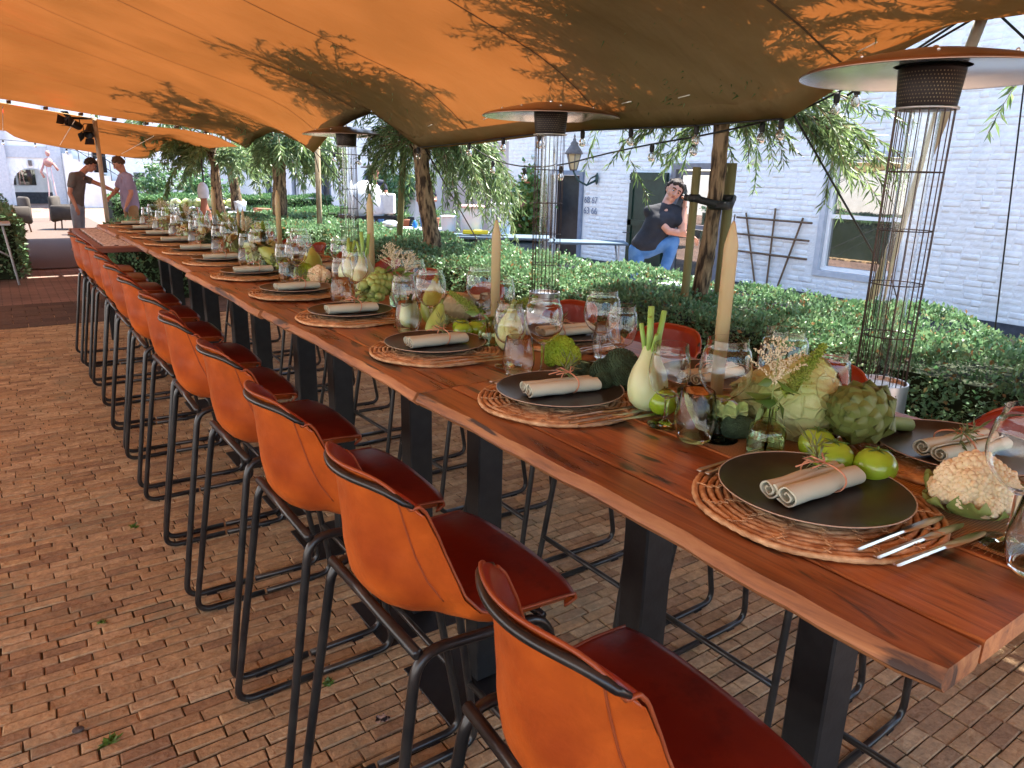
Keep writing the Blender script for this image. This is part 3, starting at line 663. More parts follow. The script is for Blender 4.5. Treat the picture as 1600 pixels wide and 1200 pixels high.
for i in range(13):
    a0 = PI * i / 13 + .02; a1 = PI * (i + 1) / 13 - .02
    q = [(ax + rr_ * math.cos(a), z) for a, rr_, z in ((a0, ar, az + ar * math.sin(a0)), (a1, ar, az + ar * math.sin(a1)), (a1, ar + .2, az + (ar + .2) * math.sin(a1)), (a0, ar + .2, az + (ar + .2) * math.sin(a0)))]
    m_.add([(x, YE - .03, z) for x, z in q] + [(x, YE, z) for x, z in q], [(0, 1, 2, 3), (0, 4, 5, 1), (1, 5, 6, 2), (2, 6, 7, 3), (3, 7, 4, 0)])
tag(m_.build('voussoir', M['white_brick'], hC, smooth=False), kind='stuff')
m_ = MB(); m_.box((ax, YE - .05, 1.62), (.12, .1, .2)); m_.build('keystone_lamp', M['lamp_iron'], hC, smooth=False)
m_ = MB(); m_.box((-.2, YE - .02, 2.02), (5.8, .05, .42)); m_.build('band', M['sill_grey'], hC, smooth=False)
for x_ in (.35, 2.12, -2.4):
    m_ = MB(); m_.box((x_, YE - .1, 2.0), (.42, .2, 4.1)); m_.build('pilaster', M['sill_grey'], hC, smooth=False)
m_ = MB(); m_.box((ax, YE + 3.4, 1.6), (4, .1, 3.4)); m_.build('passage_wall', M['white_brick'], hC, smooth=False)
m_ = MB(); m_.box((ax, YE + 3.33, .2), (4, .04, .5)); m_.build('plinth', M['plinth_blue'], hC, smooth=False)
for a, b in ((-.12, .62), (-.62, .28)):
    m_ = MB(); m_.box((ax + a + .05, YE + 3.32, 1.05), (b if a > -.2 else .22, .03, .62)); m_.build('window', M['pane_dark'], hC, smooth=False)
for x_, z_ in ((3.6, .9), (5.0, 1.0), (7.6, 1.0)):
    m_ = MB(); m_.box((x_, YE - .012, z_), (.42, .02, .7)); m_.build('window', M['pane_dark'], hC, smooth=False)
m_ = MB(); m_.add([(-9, YE - .3, 5.2), (10, YE - .3, 5.2), (10, YE + 4, 8.5), (-9, YE + 4, 8.5)], [(0, 1, 2, 3)]); m_.build('roof', M['roof_grey'], hC, smooth=False)
# stair railing against it
m_ = MB()
for k in range(9):
    x_ = 2.5 + k * .3; z_ = 2.0 - k * .2; m_.box((x_, 33.4, z_ / 2), (.3, .7, max(.12, z_)))
st = empty('outdoor_stair', (0, 0, 0), 0, 'white outdoor stair with thin black railing at the far end', 'stair')
m_.build('step', M['white_brick'], st, smooth=False)
m_ = MB(); m_.tube([(2.4, 32.98, 2.75), (5.0, 32.98, .95)], .02, 6); m_.tube([(2.4, 32.98, 2.4), (5.0, 32.98, .6)], .014, 6)
for k in range(8): m_.tube([(2.5 + k * .34, 32.98, 2.68 - k * .235), (2.5 + k * .34, 32.98, 1.95 - k * .235)], .014, 6)
m_.build('railing', M['tube_steel'], st)
# left boundary so the place closes
hD = empty('white_house', (0, 0, 0), 0, 'white painted building far to the left of the walkway', 'house')
m_ = MB(); m_.box((-9, 14, 2.4), (.4, 44, 5)); m_.build('wall', M['white_brick'], hD, smooth=False)
# ================================================================== stretch tents
EDGE = [(-4, 3.3, 1.9), (-.6, 3.3, 1.88), (.7, 3.4, 2.05), (1.3, 3.5, 2.2), (1.65, 3.58, 2.27), (1.85, 3.42, 2.13), (2.12, 3.33, 1.97), (2.35, 3.3, 1.84), (3.0, 3.28, 1.825),
        (4.0, 3.3, 1.84), (5.2, 3.3, 1.79), (6.22, 3.32, 1.765), (6.34, 3.27, 1.82), (6.5, 3.12, 1.98), (6.66, 3.02, 2.08), (7.0, 2.98, 2.03), (7.9, 3.08, 1.93), (8.9, 3.28, 1.78), (9.04, 3.3, 1.77),
        (9.25, 3.22, 1.88), (9.6, 3.1, 2.0), (10.0, 3.1, 2.03), (11.0, 3.18, 1.97), (11.8, 3.3, 1.88), (11.95, 3.3, 1.87), (12.1, 3.26, 1.92), (12.5, 3.2, 2.0)]
eY = np.array([e[0] for e in EDGE]); eX = np.array([e[1] for e in EDGE]); eZ = np.array([e[2] for e in EDGE])
def edge_at(y): return float(np.interp(y, eY, eX)), float(np.interp(y, eY, eZ))
def zint(x, y):
    z = 3.12 - .33 * x if x > -.6 else 3.318 + .10 * (1 - math.exp((x + .6) * 1.2)) * 2
    if y > 9.3: z -= (.66 * max(0, (3.1 - x)) / 2.8) * ((y - 9.3) / 3.2) ** 1.3 if x > -1.5 else 1.08 * ((y - 9.3) / 3.2) ** 1.3
    for ya, A in ((2.6, .03), (6.25, .12), (9.04, .13), (11.95, .10)):
        s = max(0, min(1, (x + .3) / 3.4)); w = .30 + .75 * (1 - s)
        z -= A * s * math.exp(-((y - ya + (1 - s) * .5) / w) ** 2)
    return z + .012 * math.sin(x * 2.3 + y * 1.1)
def zcan(x, y):
    xe, ze = edge_at(y); d = xe - x; w = .75
    z = zint(x, y)
    for ya in (2.35, 6.28, 9.04, 11.95, 1.65):
        rx, ry = max(.001, 3.35 - x), y - ya; ds = math.hypot(rx, ry)
        if ds < 2.2: z += .011 * math.sin(math.atan2(ry, rx) * 15 + ya) * math.exp(-ds / .75) * min(1, ds / .25)
    if d < w: u = 1 - max(0, d) / w; z += (ze - zint(xe, y)) * (u ** 2.2)
    return z
ct = empty('stretch_tent', (0, 0, 0), 0, 'large orange glowing stretch tent canopy spanning the long dining table', 'tent')
mb = MB(); NU, NV = 110, 420
Y0, Y1 = -4.0, 12.5
def cf(u, v):
    y = Y0 + (Y1 - Y0) * v; xe, ze = edge_at(y); x = -6 + (xe + 6) * (1 - (1 - u) ** 1.6); return (x, y, zcan(x, y))
mb.grid(cf, NU, NV); mb.build('canopy', M['canopy_cloth'], ct)
# hem: folded band along the outer edge, below and inside
m_ = MB(); ysm = np.linspace(-4, 12.5, 420); V = []; F = []
for y in ysm:
    xe, ze = edge_at(y)
    V += [(xe + .004, y, ze), (xe - .01, y, ze - .022), (xe - .10, y, zcan(xe - .10, y) - .008)]
for i in range(len(ysm) - 1):
    for k in range(2): F.append((i * 3 + k, i * 3 + k + 1, i * 3 + k + 4, i * 3 + k + 3))
m_.add(V, F); m_.build('hem', M['canopy_cloth'], ct)
# sewn seams running from the ridge down to the edge
for ys in (-.9, .55, 2.1, 3.7, 5.3, 6.85, 8.3, 9.8, 11.2):
    m_ = MB(); V = []; n = 60; xe, _ = edge_at(ys)
    for i in range(n + 1):
        x = -6 + (xe + 5.9) * (i / n); yy = ys + .04 * math.sin(x * 1.3)
        z = zcan(x, yy) - .005; V += [(x, yy - .007, z), (x, yy + .007, z)]
    m_.add(V, [(2 * i, 2 * i + 1, 2 * i + 3, 2 * i + 2) for i in range(n)]); m_.build('seam', M['seam_thread'], ct)
# pale webbing stitches near the edge
for y in (1.95, 2.9, 3.35, 3.85, 4.9, 5.8, .9):
    xe, ze = edge_at(y); m_ = MB(); x = xe - .16
    m_.tube([(x, y - .045, zcan(x, y - .045) - .007), (x + .01, y + .045, zcan(x + .01, y + .045) - .007)], .0035, 5); m_.build('stitch', M['clip_white'], ct)
# wooden pole that props the near corner
m_ = MB(); a = Vector((3.58, 1.65, 2.24)); b = Vector((4.45, 2.61, -.05)); m_.tube([a.lerp(b, t / 8) for t in range(9)], [.024 + .006 * t / 8 for t in range(9)], 12); 
po = m_.build('tent_pole', M['pole_wood']); tag(po, 'leaning wooden tent pole propping the canopy corner behind the nearest heater', 'pole')
m_ = MB(); m_.tube([a + Vector((0, 0, -.03)), a + Vector((-.02, -.02, .05))], .04, 10); m_.build('pole_cap', M['rubber_black'], po)
# second tent beyond, hanging lower, with a gap between the two
t2 = empty('stretch_tent', (0, 0, 0), 0, 'lower second stretch tent beyond the strip of daylight at the far end', 'tent')
E2 = [(-6, 2.3), (-1, 2.12), (.30, 2.06), (.37, 1.99), (.6, 1.90), (1.4, 1.78), (2.25, 1.675), (2.42, 1.70), (2.55, 1.83), (2.8, 1.80), (3.1, 1.70), (3.4, 1.9)]
def c2(u, v):
    x = -6 + 9.35 * u; y = 12.62 + 6.4 * v; ze = 1.51 + (float(np.interp(x, [e[0] for e in E2], [e[1] for e in E2])) - 1.51) * 1.257
    xx = min(x, edge_at(12.4)[0]); zn = zcan(xx, 12.5) - .045 - max(0, x - xx) * .5
    t = v; bulge = .22 * math.sin(PI * t) * (1 - .15 * math.cos(x * 3)); return (x * (1 + .257 * v), y, zn * (1 - t) + ze * t + bulge * (1 if x < 2 else max(.1, 1 - (x - 2))))
m_ = MB(); m_.grid(c2, 90, 50); m_.build('canopy', M['canopy_cloth'], t2)
# a row of toggles bridging the gap
for k in range(9):
    x = -.5 + k * .42; m_ = MB(); z = zcan(min(x, 3.1), 12.5); m_.box((x, 12.56, z - .02), (.05, .16, .035)); m_.build('toggle', M['seam_thread'], ct)
# white guy tapes under the second tent
for (xa, ya, za), (xb, yb, zb) in (((.27, 12.9, 2.30), (.33, 18.8, 2.18)), ((1.15, 13.2, 2.18), (1.30, 18.8, 1.95)), ((2.25, 13.4, 2.02), (2.45, 18.8, 1.81))):
    m_ = MB(); m_.tube([(xa, ya, za), ((xa + xb) / 2, (ya + yb) / 2, (za + zb) / 2), (xb, yb, zb)], .006, 5); m_.build('tape', M['clip_white'], t2)

# ---- guy ropes
def rope(a, b, label, r=.005, sag=0, mat_='rubber_black', cat='rope'):
    m = MB(); a, b = Vector(a), Vector(b); P = [a.lerp(b, t / 10) - Vector((0, 0, sag * 4 * (t / 10) * (1 - t / 10))) for t in range(11)]; m.tube(P, r, 6)
    return tag(m.build('guy_rope', M[mat_]), label, cat)
rope((3.31, 2.35, 1.86), (4.7, 2.15, .55), 'black guy rope crossing in front of the sash window', .006)
rope((3.32, 6.24, 1.78), (5.9, 8.6, -.06), 'black guy rope running down beside the second willow trunk', .007)
rope((3.32, 6.24, 1.78), (6.3, 8.0, -.06), 'thin second guy rope falling behind the tall beige candle', .004)
rope((3.3, 9.04, 1.78), (5.6, 10.6, -.06), 'guy rope passing in front of the white dome oven', .006)
rope((3.3, 9.04, 1.78), (4.6, 11.6, .1), 'guy rope crossing in front of the men with folded arms', .006)
rope((4.0, 1.65, 2.45), (4.02, 1.52, .75), 'thin black rope hanging straight down at the right of the nearest heater', .004)
rope((3.58, 1.65, 2.27), (4.9, .9, 1.3), 'short black guy rope leaving the canopy corner to the right', .006)
rope((3.58, 1.65, 2.27), (3.40, 2.12, 1.92), 'doubled black rope along the tent corner above the string bulbs', .006)
# ---- festoon lights
fes = empty('string_lights', (0, 0, 0), 0, 'black festoon cable with clear bulbs looping from willow to willow', 'string lights')
FP = [(3.4, 6.15, 2.0), (3.4, 5.92, 1.92), (3.4, 5.53, 1.76), (3.4, 5.18, 1.64), (3.4, 4.73, 1.585), (3.4, 4.28, 1.60), (3.4, 3.86, 1.67), (3.4, 3.38, 1.73), (3.4, 3.04, 1.76), (3.4, 2.58, 1.82), (3.4, 2.32, 1.88), (3.4, 2.17, 1.94), (3.4, 2.07, 1.97), (3.4, 1.9, 2.04), (3.5, 1.65, 2.2)]
m_ = MB(); m_.tube(fillet(FP, .2, 3), .0055, 6); m_.tube([(3.4, 6.15, 2.0), (3.36, 6.9, 1.75), (3.36, 7.6, 1.7), (3.36, 8.4, 1.73), (3.33, 9.04, 1.8)], .0055, 6); m_.build('cable', M['rubber_black'], fes)
def bulb(parent, loc, s=1):
    m = MB(); m.lathe([(.001, .0), (.013, 0), (.016, -.02), (.014, -.045), (.011, -.05)], 10); o = m.build('socket', M['rubber_black'], parent, loc=loc)
    m = MB(); m.lathe([(.011, -.048), (.02, -.062), (.024, -.08), (.018, -.098), (.001, -.105)], 12); m.build('bulb', M['bulb_glass'], o)
for p in FP[3:13]: 
    if p[1] not in (3.86, 2.32): bulb(fes, (p[0], p[1], p[2] - .002))
for p in ((3.36, 7.1, 1.73), (3.36, 7.8, 1.705), (3.35, 8.5, 1.74)): bulb(fes, p)
fe2 = empty('string_lights', (0, 0, 0), 0, 'row of festoon bulbs hooked under the canopy hem', 'string lights')
m_ = MB(); hp = [(3.27, 6.24, 1.755), (3.27, 5.34, 1.775), (3.27, 4.84, 1.80), (3.27, 4.38, 1.815), (3.27, 3.9, 1.82), (3.26, 3.43, 1.815), (3.25, 2.9, 1.81), (3.27, 2.37, 1.82)]
m_.tube(hp, .005, 6); m_.build('cable', M['rubber_black'], fe2)
for p in hp: bulb(fe2, p)
fe3 = empty('string_lights', (0, 0, 0), 0, 'string of small bulbs hanging across the far end before the gateway', 'string lights')
m_ = MB(); hp = [(-.25 + .56 * k, 19.1, 2.06 - .062 * k + .12 * abs(math.sin(k * PI / 4)) - .06) for k in range(9)]; m_.tube(hp, .006, 5); m_.build('cable', M['rubber_black'], fe3)
for p in hp[1:]: bulb(fe3, p)

# ---- spot lamps on a pole at the far end
sp = empty('spotlight_stand', (1.50, 14, 0), 0, 'grey steel stand carrying two black stage spotlights behind the two standing men', 'stand')
m_ = MB(); m_.tube([(0, 0, 0), (0, 0, 2.28)], .035, 10); m_.build('pole', M['pole_wood'], sp)
m_ = MB(); m_.tube([(0, 0, 2.27), (-.42, 0, 2.25)], .018, 8); m_.build('crossbar', M['black_steel'], sp)
def spot(x, aim, name_lab, z=2.17):
    s = empty('stage_spotlight', (1.5 + x, 14, z), 0, name_lab, 'spotlight')
    q = Vector(aim).normalized().to_track_quat('Z', 'Y').to_euler()
    m = MB(); m.lathe([(.001, -.12), (.05, -.12), (.06, -.1), (.062, .06), (.075, .07), (.078, .11), (.062, .11), (.05, .03), (.001, .03)], 16); m.build('housing', M['black_steel'], s, rot=q)
    m = MB(); m.tube(fillet([(-.085, 0, -.02), (-.085, 0, .10), (.085, 0, .10), (.085, 0, -.02)], .03, 4), .008, 6); m.build('yoke', M['black_steel'], s)
    for k in range(4):
        a = k * PI / 2; m = MB(); m.add([(-.06, .07, .11), (.06, .07, .11), (.075, .12, .2), (-.075, .12, .2)], [(0, 1, 2, 3)]); o = m.build('barn_door', M['black_steel'], s)
        o.rotation_euler = (q.to_matrix() @ Euler((0, 0, a)).to_matrix()).to_euler()
    return s
spot(-.30, (-.8, -.6, .35), 'left stage spotlight with open barn doors on the crossbar')
spot(-.09, (-.3, -.7, -.6), 'right stage spotlight angled down beside the pole', 2.08)
for loc, aim, e in (((.96, 13.8, 2.08), (-.42, -.16, .25), 90), ((1.25, 13.55, 1.98), (-1.15, -3.75, .68), 420)):
    l = bpy.data.lights.new('red_lamp', 'SPOT'); l.energy = e; l.color = (1, .02, .01); l.spot_size = R(70 if e < 100 else 24); l.spot_blend = 1; l.shadow_soft_size = .04
    o = bpy.data.objects.new('red_lamp', l); col.objects.link(o); o.location = loc; o.rotation_euler = (-Vector(aim)).to_track_quat('Z', 'Y').to_euler()
m_ = MB(); m_.box((2.12, 19.95, 1.66), (.26, .25, .52)); o = m_.build('loudspeaker', M['screen_black'], smooth=False)
tag(o, 'black loudspeaker box mounted high between the two standing men', 'loudspeaker')
m_ = MB(); m_.tube([(2.12, 20, 1.4), (2.12, 20, 0)], .02, 8); m_.build('stand', M['black_steel'], o)
m_ = MB(); m_.box((2.12, 19.815, 1.66), (.22, .012, .47)); m_.build('grille', M['black_steel'], o, smooth=False)
# ================================================================== hedges
def hedge(name, x0, x1, y0, y1, h, label, dens, lf=.016, seed=1, m='box_leaf', sides=('top', 'x0', 'y0'), fade=True, bump=.035):
    hg = empty(name, (0, 0, 0), 0, label, 'hedge')
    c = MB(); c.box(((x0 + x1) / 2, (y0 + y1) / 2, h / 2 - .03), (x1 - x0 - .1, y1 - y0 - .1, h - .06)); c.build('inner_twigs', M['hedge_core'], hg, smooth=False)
    rs = np.random.RandomState(seed); P = []; D = []; Sz = []
    def lump(a, b): return bump * (np.sin(a * 5.1 + 1.3 * np.sin(b * 3.7)) + np.sin(b * 6.3 + a * 2.2) * .7 + .5 * np.sin(a * 13 + b * 11))
    for s in sides:
        if s == 'top': area = (x1 - x0) * (y1 - y0)
        elif s[0] == 'x': area = (y1 - y0) * h
        else: area = (x1 - x0) * h
        n = int(area * dens)
        if s == 'top': a = rs.uniform(x0, x1, n); b = rs.uniform(y0, y1, n); ed = np.minimum(np.minimum(a - x0, x1 - a), .08) / .08; q = np.stack([a, b, h + lump(a, b) - .05 * (1 - ed) ** 2 + rs.normal(size=n) * .012], 1); N_ = np.tile([0, 0, 1.], (n, 1))
        elif s[0] == 'x':
            a = rs.uniform(y0, y1, n); b = rs.uniform(.03, h, n); X = x0 if s == 'x0' else x1; sg = -1 if s == 'x0' else 1
            q = np.stack([X + sg * (lump(a, b) - .07 * np.clip((b - h + .12) / .12, 0, 1) ** 2 + rs.normal(size=n) * .015), a, b], 1); N_ = np.tile([sg, 0, .25], (n, 1))
        else:
            a = rs.uniform(x0, x1, n); b = rs.uniform(.03, h, n); Y = y0 if s == 'y0' else y1; sg = -1 if s == 'y0' else 1
            q = np.stack([a, Y + sg * (lump(a, b) + rs.normal(size=n) * .015), b], 1); N_ = np.tile([0, sg, .25], (n, 1))
        if fade:
            d = np.linalg.norm(q - np.array([0, 0, 1.5]), axis=1); keep = rs.uniform(size=n) < np.clip((4.5 / d) ** 1.5, .12, 1); sz = np.clip((d / 4.5) ** .75, 1, 3)
            q, N_, sz = q[keep], N_[keep], sz[keep]
        else: sz = np.ones(n)
        val = np.sin(q[:, 0] * 9 + q[:, 2] * 14 + 3 * np.sin(q[:, 1] * 5)) * np.sin(q[:, 1] * 11 + 2 * np.sin(q[:, 0] * 7 + q[:, 2] * 9)); kp = (val > -.35) | (rs.uniform(size=len(q)) < .38); q, N_, sz = q[kp], N_[kp], sz[kp]
        P.append(q); D.append(N_ * .75 + rs.normal(size=q.shape) * .6); Sz.append(sz)
    P = np.concatenate(P); D = np.concatenate(D); Sz = np.concatenate(Sz)[:, None]
    # stray shoots that break the clipped outline
    D = D / np.linalg.norm(D, axis=1, keepdims=True); n = len(P)
    S = np.cross(D, rs.normal(size=(n, 3))); S /= np.linalg.norm(S, axis=1, keepdims=True); U = np.cross(S, D)
    l = lf * Sz * rs.uniform(.55, 1.6, (n, 1)); w = l * .30
    V = np.stack([P, P + D * l * .5 - S * w + U * w * .3, P + D * l, P + D * l * .5 + S * w + U * w * .3], 1).reshape(-1, 3); i = np.arange(n)[:, None] * 4
    F = np.concatenate([i + [0, 1, 2], i + [0, 2, 3]], 0)
    o = link('foliage', np_mesh('foliage', V, F, M[m]), hg); tag(o, kind='stuff')
    return hg
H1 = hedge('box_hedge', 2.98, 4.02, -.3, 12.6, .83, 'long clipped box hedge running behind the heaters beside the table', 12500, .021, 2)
# shoots standing out of the long hedge
rs = np.random.RandomState(4); P = []; D = []
for k in range(150):
    x, y = rs.uniform(3.02, 3.98), rs.uniform(.6, 11); h = rs.uniform(.03, .11)
    for t in np.linspace(0, 1, 9):
        P.append((x + t * .01, y, .83 + h * t)); a = rs.uniform(0, 6.28); D.append((math.cos(a), math.sin(a), .7))
tag(link('shoots', leaf_mesh('shoots', np.array(P), np.array(D), M['box_leaf'], .024, .013, seed=3), H1), kind='stuff')
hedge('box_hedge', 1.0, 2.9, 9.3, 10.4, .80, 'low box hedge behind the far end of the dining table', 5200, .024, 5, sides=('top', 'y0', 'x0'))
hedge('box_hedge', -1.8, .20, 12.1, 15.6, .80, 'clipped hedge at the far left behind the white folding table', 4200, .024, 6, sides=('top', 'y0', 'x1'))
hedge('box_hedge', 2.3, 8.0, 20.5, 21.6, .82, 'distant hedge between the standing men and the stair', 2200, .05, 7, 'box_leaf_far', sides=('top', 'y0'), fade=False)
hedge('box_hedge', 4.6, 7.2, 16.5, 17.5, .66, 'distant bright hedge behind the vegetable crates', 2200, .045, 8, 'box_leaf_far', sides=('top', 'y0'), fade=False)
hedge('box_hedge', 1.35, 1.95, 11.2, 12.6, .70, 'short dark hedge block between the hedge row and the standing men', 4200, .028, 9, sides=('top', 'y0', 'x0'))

# ================================================================== willows
def clear(p, loc, mrg=.04):
    x, y, z = p[0] + loc[0], p[1] + loc[1], p[2] + loc[2]
    if y < -3.9 or y > 12.4: return True
    xe, ze = edge_at(y)
    return x > xe + mrg or z > zcan(min(x, xe), y) + mrg
def willow(loc, ht, lean, r0, label, seed, nshoot=70, crown=.95, leaf=.075, lw=.011, mul=1, hang=.55, bark='bark', asym=(0, 0)):
    t = empty('willow_tree', loc, 0, label, 'tree'); rn = random.Random(seed)
    top = Vector((lean[0], lean[1], ht)); m = MB(); P = []; n = 16
    for i in range(n + 1):
        k = i / n; P.append(Vector((lean[0] * k, lean[1] * k, ht * k)) + Vector((.02 * math.sin(k * 7 + seed), .02 * math.sin(k * 5 + seed * 2), 0)))
    P = [P[0].lerp(P[0], 0)] + P[1:]; NS, NR = 30, 46; Vt = []
    for i in range(NR + 1):
        k = i / NR; q = k * n; i0 = min(int(q), n - 1); c_ = P[i0].lerp(P[i0 + 1], q - i0); rr = r0 * (1.18 - .36 * k) * (1 + .05 * math.sin(k * 21 + seed)) * (1 + .5 * max(0, k - .9) * 10 * .6)
        for j in range(NS):
            a = 2 * PI * j / NS; w_ = a * 6 + 1.4 * math.sin(k * 19 + a * 2 + seed) + 5 * k; rid = abs(math.sin(w_)) ** .7; Vt.append(c_ + Vector((math.cos(a), math.sin(a), 0)) * rr * (.86 + .17 * rid + .05 * math.sin(k * 90 + a * 5)))
    m.add(Vt, [(i * NS + j, i * NS + (j + 1) % NS, (i + 1) * NS + (j + 1) % NS, (i + 1) * NS + j) for i in range(NR) for j in range(NS)])
    for k in range(9): a = k * .7 + seed; m.ball(top + Vector((math.cos(a), math.sin(a), rn.uniform(-.6, .5))) * r0 * 1.1, r0 * rn.uniform(.5, .8), 7, 5)
    m.build('trunk', M[bark], t)
    b = MB(); LP = []; LD = []; LIMB = [top]
    for k in range(6):
        a = k * 1.05 + rn.uniform(-.3, .3) + PI * .55; h_ = rn.uniform(.75, 1.25) * crown; e = top + Vector((math.cos(a) * .75 * crown + asym[0] - .40, math.sin(a) * .75 * crown + asym[1], h_)); Q = [top.lerp(e, q / 7) + Vector((.04 * math.sin(q + k), .04 * math.cos(q * 1.4 + k), .06 * math.sin(q / 7 * PI))) for q in range(8)]
        b.tube(Q, [.016 * (1 - q / 10) + .003 for q in range(8)], 6, cap=False); LIMB += Q[3:]
    for k in range(nshoot):
        a = rn.uniform(0, 2 * PI); up_ = k > 125 if nshoot > 200 else k % 2; el = rn.uniform(.2, 1.3) if up_ else rn.uniform(-.1, .7); ln = rn.uniform(.55, 1.0) * crown * (1.75 if up_ else 1.12)
        org = rn.choice(LIMB) if up_ else top; ln *= .62 if up_ else 1; d = Vector((math.cos(a) * math.cos(el) + asym[0] - (.35 if up_ else 0), math.sin(a) * math.cos(el) + asym[1], math.sin(el))); p = org + d * r0 * .8; Q = [p.copy()]; st = ln / 9
        for s in range(9):
            d = (d + Vector((rn.uniform(-.13, .13), rn.uniform(-.13, .13), -hang * .36 * (s / 5)))).normalized(); p2 = p + d * st
            if not clear(p2, loc): break
            p = p2; Q.append(p.copy())
        if len(Q) < 3: continue
        b.tube(Q, [.007 * (1 - s / 10) + .0012 for s in range(len(Q))], 4, cap=False)
        subs = [Q]
        for _ in range(2):
            i0 = rn.randint(1, len(Q) - 1); dd = (Q[i0] - Q[i0 - 1]).normalized(); dd = (dd + Vector((rn.uniform(-.8, .8), rn.uniform(-.8, .8), rn.uniform(-.6, .3)))).normalized(); pp = Q[i0].copy(); W_ = [pp.copy()]
            for s in range(5):
                dd = (dd + Vector((0, 0, -hang * .25))).normalized(); pp = pp + dd * ln * .09
                if not clear(pp, loc): break
                W_.append(pp.copy())
            if len(W_) < 2: continue
            b.tube(W_, .0018, 3, cap=False); subs.append(W_)
        for Q_ in subs:
            for s in range(2 if Q_ is Q else 0, len(Q_) - 1):
                for _ in range(int(7 * mul)):
                    f = rn.random(); q = Q_[s].lerp(Q_[s + 1], f)
                    if not clear(q, loc, .06): continue
                    ax_ = (Q_[s + 1] - Q_[s]).normalized(); LP.append(q); LD.append(ax_ * .8 + Vector((rn.uniform(-1, 1), rn.uniform(-1, 1), rn.uniform(-1.1, .5))) * .8)
    cr = b.build('branches', M['bark'], t)
    o = link('crown', leaf_mesh('crown', np.array([tuple(v) for v in LP]), np.array([tuple(v) for v in LD]), M['willow_leaf'], leaf, lw, seed=seed), t); tag(o, kind='stuff')
    return t
willow((3.45, 2.92, 0), 1.92, (.0, -.01, 0), .048, 'slim young willow tied to two stakes in front of the grey door', 3, 400, .84, .074, .0115, hang=.40)
willow((3.45, 6.19, 0), 1.80, (.0, .30, 0), .085, 'thick barked willow rising from the hedge left of the middle heater', 5, 400, 1.0, .085, .013, hang=.85)
willow((3.50, 11.1, 0), 1.85, (0, 0, 0), .105, 'willow with rounded crown between the far heater and the folded arm men', 8, 150, 1.0, .13, .022, hang=.6)
willow((4.7, 18.3, 0), 1.85, (0, 0, 0), .12, 'distant willow beside the smoking chimenea', 11, 60, 1.1, .17, .035)
willow((3.75, 15.9, 0), 1.80, (0, 0, 0), .10, 'distant willow half hidden under the canopy edge', 12, 60, 1.05, .15, .03)
willow((4.35, .55, 0), 2.2, (-.1, .1, 0), .06, 'willow at the far right whose twigs hang beside the nearest heater', 14, 230, 1.0, .075, .015, hang=.75, asym=(-.25, .25))
# taller foliage above the canopy that throws the leaf shadows on it
# stakes and rubber tie of the near willow
for (x, y, h, dx, r, lab) in ((3.30, 2.915, 1.59, -.006, .024, 'green grey round tree stake left of the slim willow'), (3.58, 2.90, 1.62, 0, .031, 'thicker round tree stake right of the slim willow')):
    m_ = MB(); m_.tube([(x + dx * 3, y, 0), (x, y, h)], r, 14); tag(m_.build('tree_stake', M['stake_wood']), lab, 'stake')
m_ = MB(); zt = 1.40
m_.tube([(3.275, 2.90, zt + .02), (3.40, 2.85, zt - .01), (3.50, 2.81, zt - .02), (3.58, 2.86, zt + .02)], .014, 8, flat=1.5); m_.tube([(3.34, 3.03, zt + .02), (3.46, 2.93, zt), (3.60, 2.94, zt + .03)], .012, 8, flat=1.5)
m_.tube([(3.46 + .055 * math.cos(a), 2.865 + .055 * math.sin(a), zt - .02) for a in np.linspace(0, 2 * PI, 14)], .013, 6, flat=1.8)
for x, y, r in ((3.30, 2.915, .029), (3.58, 2.90, .036)): m_.tube([(x + r * math.cos(a), y + r * math.sin(a), zt + .02) for a in np.linspace(0, 2 * PI, 12)], .012, 6, flat=1.8)
tag(m_.build('tree_tie', M['rubber_black']), 'black rubber strap tying the slim willow to its two stakes', 'strap')
m_ = MB(); m_.tube([(3.62, 7.55, 0), (3.58, 7.3, .8), (3.5, 7.0, 1.78)], .034, 12); tag(m_.build('tree_stake', M['stake_wood']), 'leaning round stake left of the thick willow trunk', 'stake')
m_ = MB(); m_.tube([(3.5, 9.55, 0), (3.5, 9.45, 1.86)], .035, 12); tag(m_.build('tree_stake', M['bark_pale']), 'upright pale stake near the men with folded arms', 'stake')
# climbing plants on the walls
def bush(name, c, s, n, label, leaf, lw, m='vine_leaf', seed=1, cat='shrub'):
    rs = np.random.RandomState(seed); t = empty(name, c, 0, label, cat)
    K = 26; cc = rs.normal(size=(K, 3)) * np.array(s) * .45; P = cc[rs.randint(0, K, n)] + rs.normal(size=(n, 3)) * np.array(s) * .20; P[:, 2] = np.maximum(P[:, 2], -c[2] + .02)
    D = rs.normal(size=(n, 3)); D[:, 2] -= .3; o = link('foliage', leaf_mesh('foliage', P, D, M[m], leaf, lw, seed=seed), t); tag(o, kind='stuff')
    b = MB(); rn = random.Random(seed)
    for k in range(8): q = cc[k]; b.tube([(rn.uniform(-.1, .1), rn.uniform(-.1, .1), -c[2]), (q[0] * .5, q[1] * .5, (-c[2] + q[2]) / 2), tuple(q)], .008, 5)
    b.build('stems', M['bark'], t); return t
bush('climbing_vine', (8.95, 12.5, .75), (.22, .85, .85), 3800, 'leafy vine with reddening leaves climbing the white house corner', .13, .07, seed=4, cat='vine')
bush('shrub', (9.6, 19.6, .85), (.5, 1.0, .9), 3000, 'large green shrub against the second house behind the dome oven', .17, .09, seed=6, m='box_leaf_far')
bush('shrub', (8.4, 15.0, .35), (.5, .8, .3), 700, 'low green plants in front of the pinkish wall', .13, .03, seed=8, m='box_leaf_far')
bush('small_tree', (5.0, 30, 1.0), (.8, .4, .7), 1300, 'small thin tree before the far white building', .16, .07, seed=9, m='box_leaf_far', cat='tree')
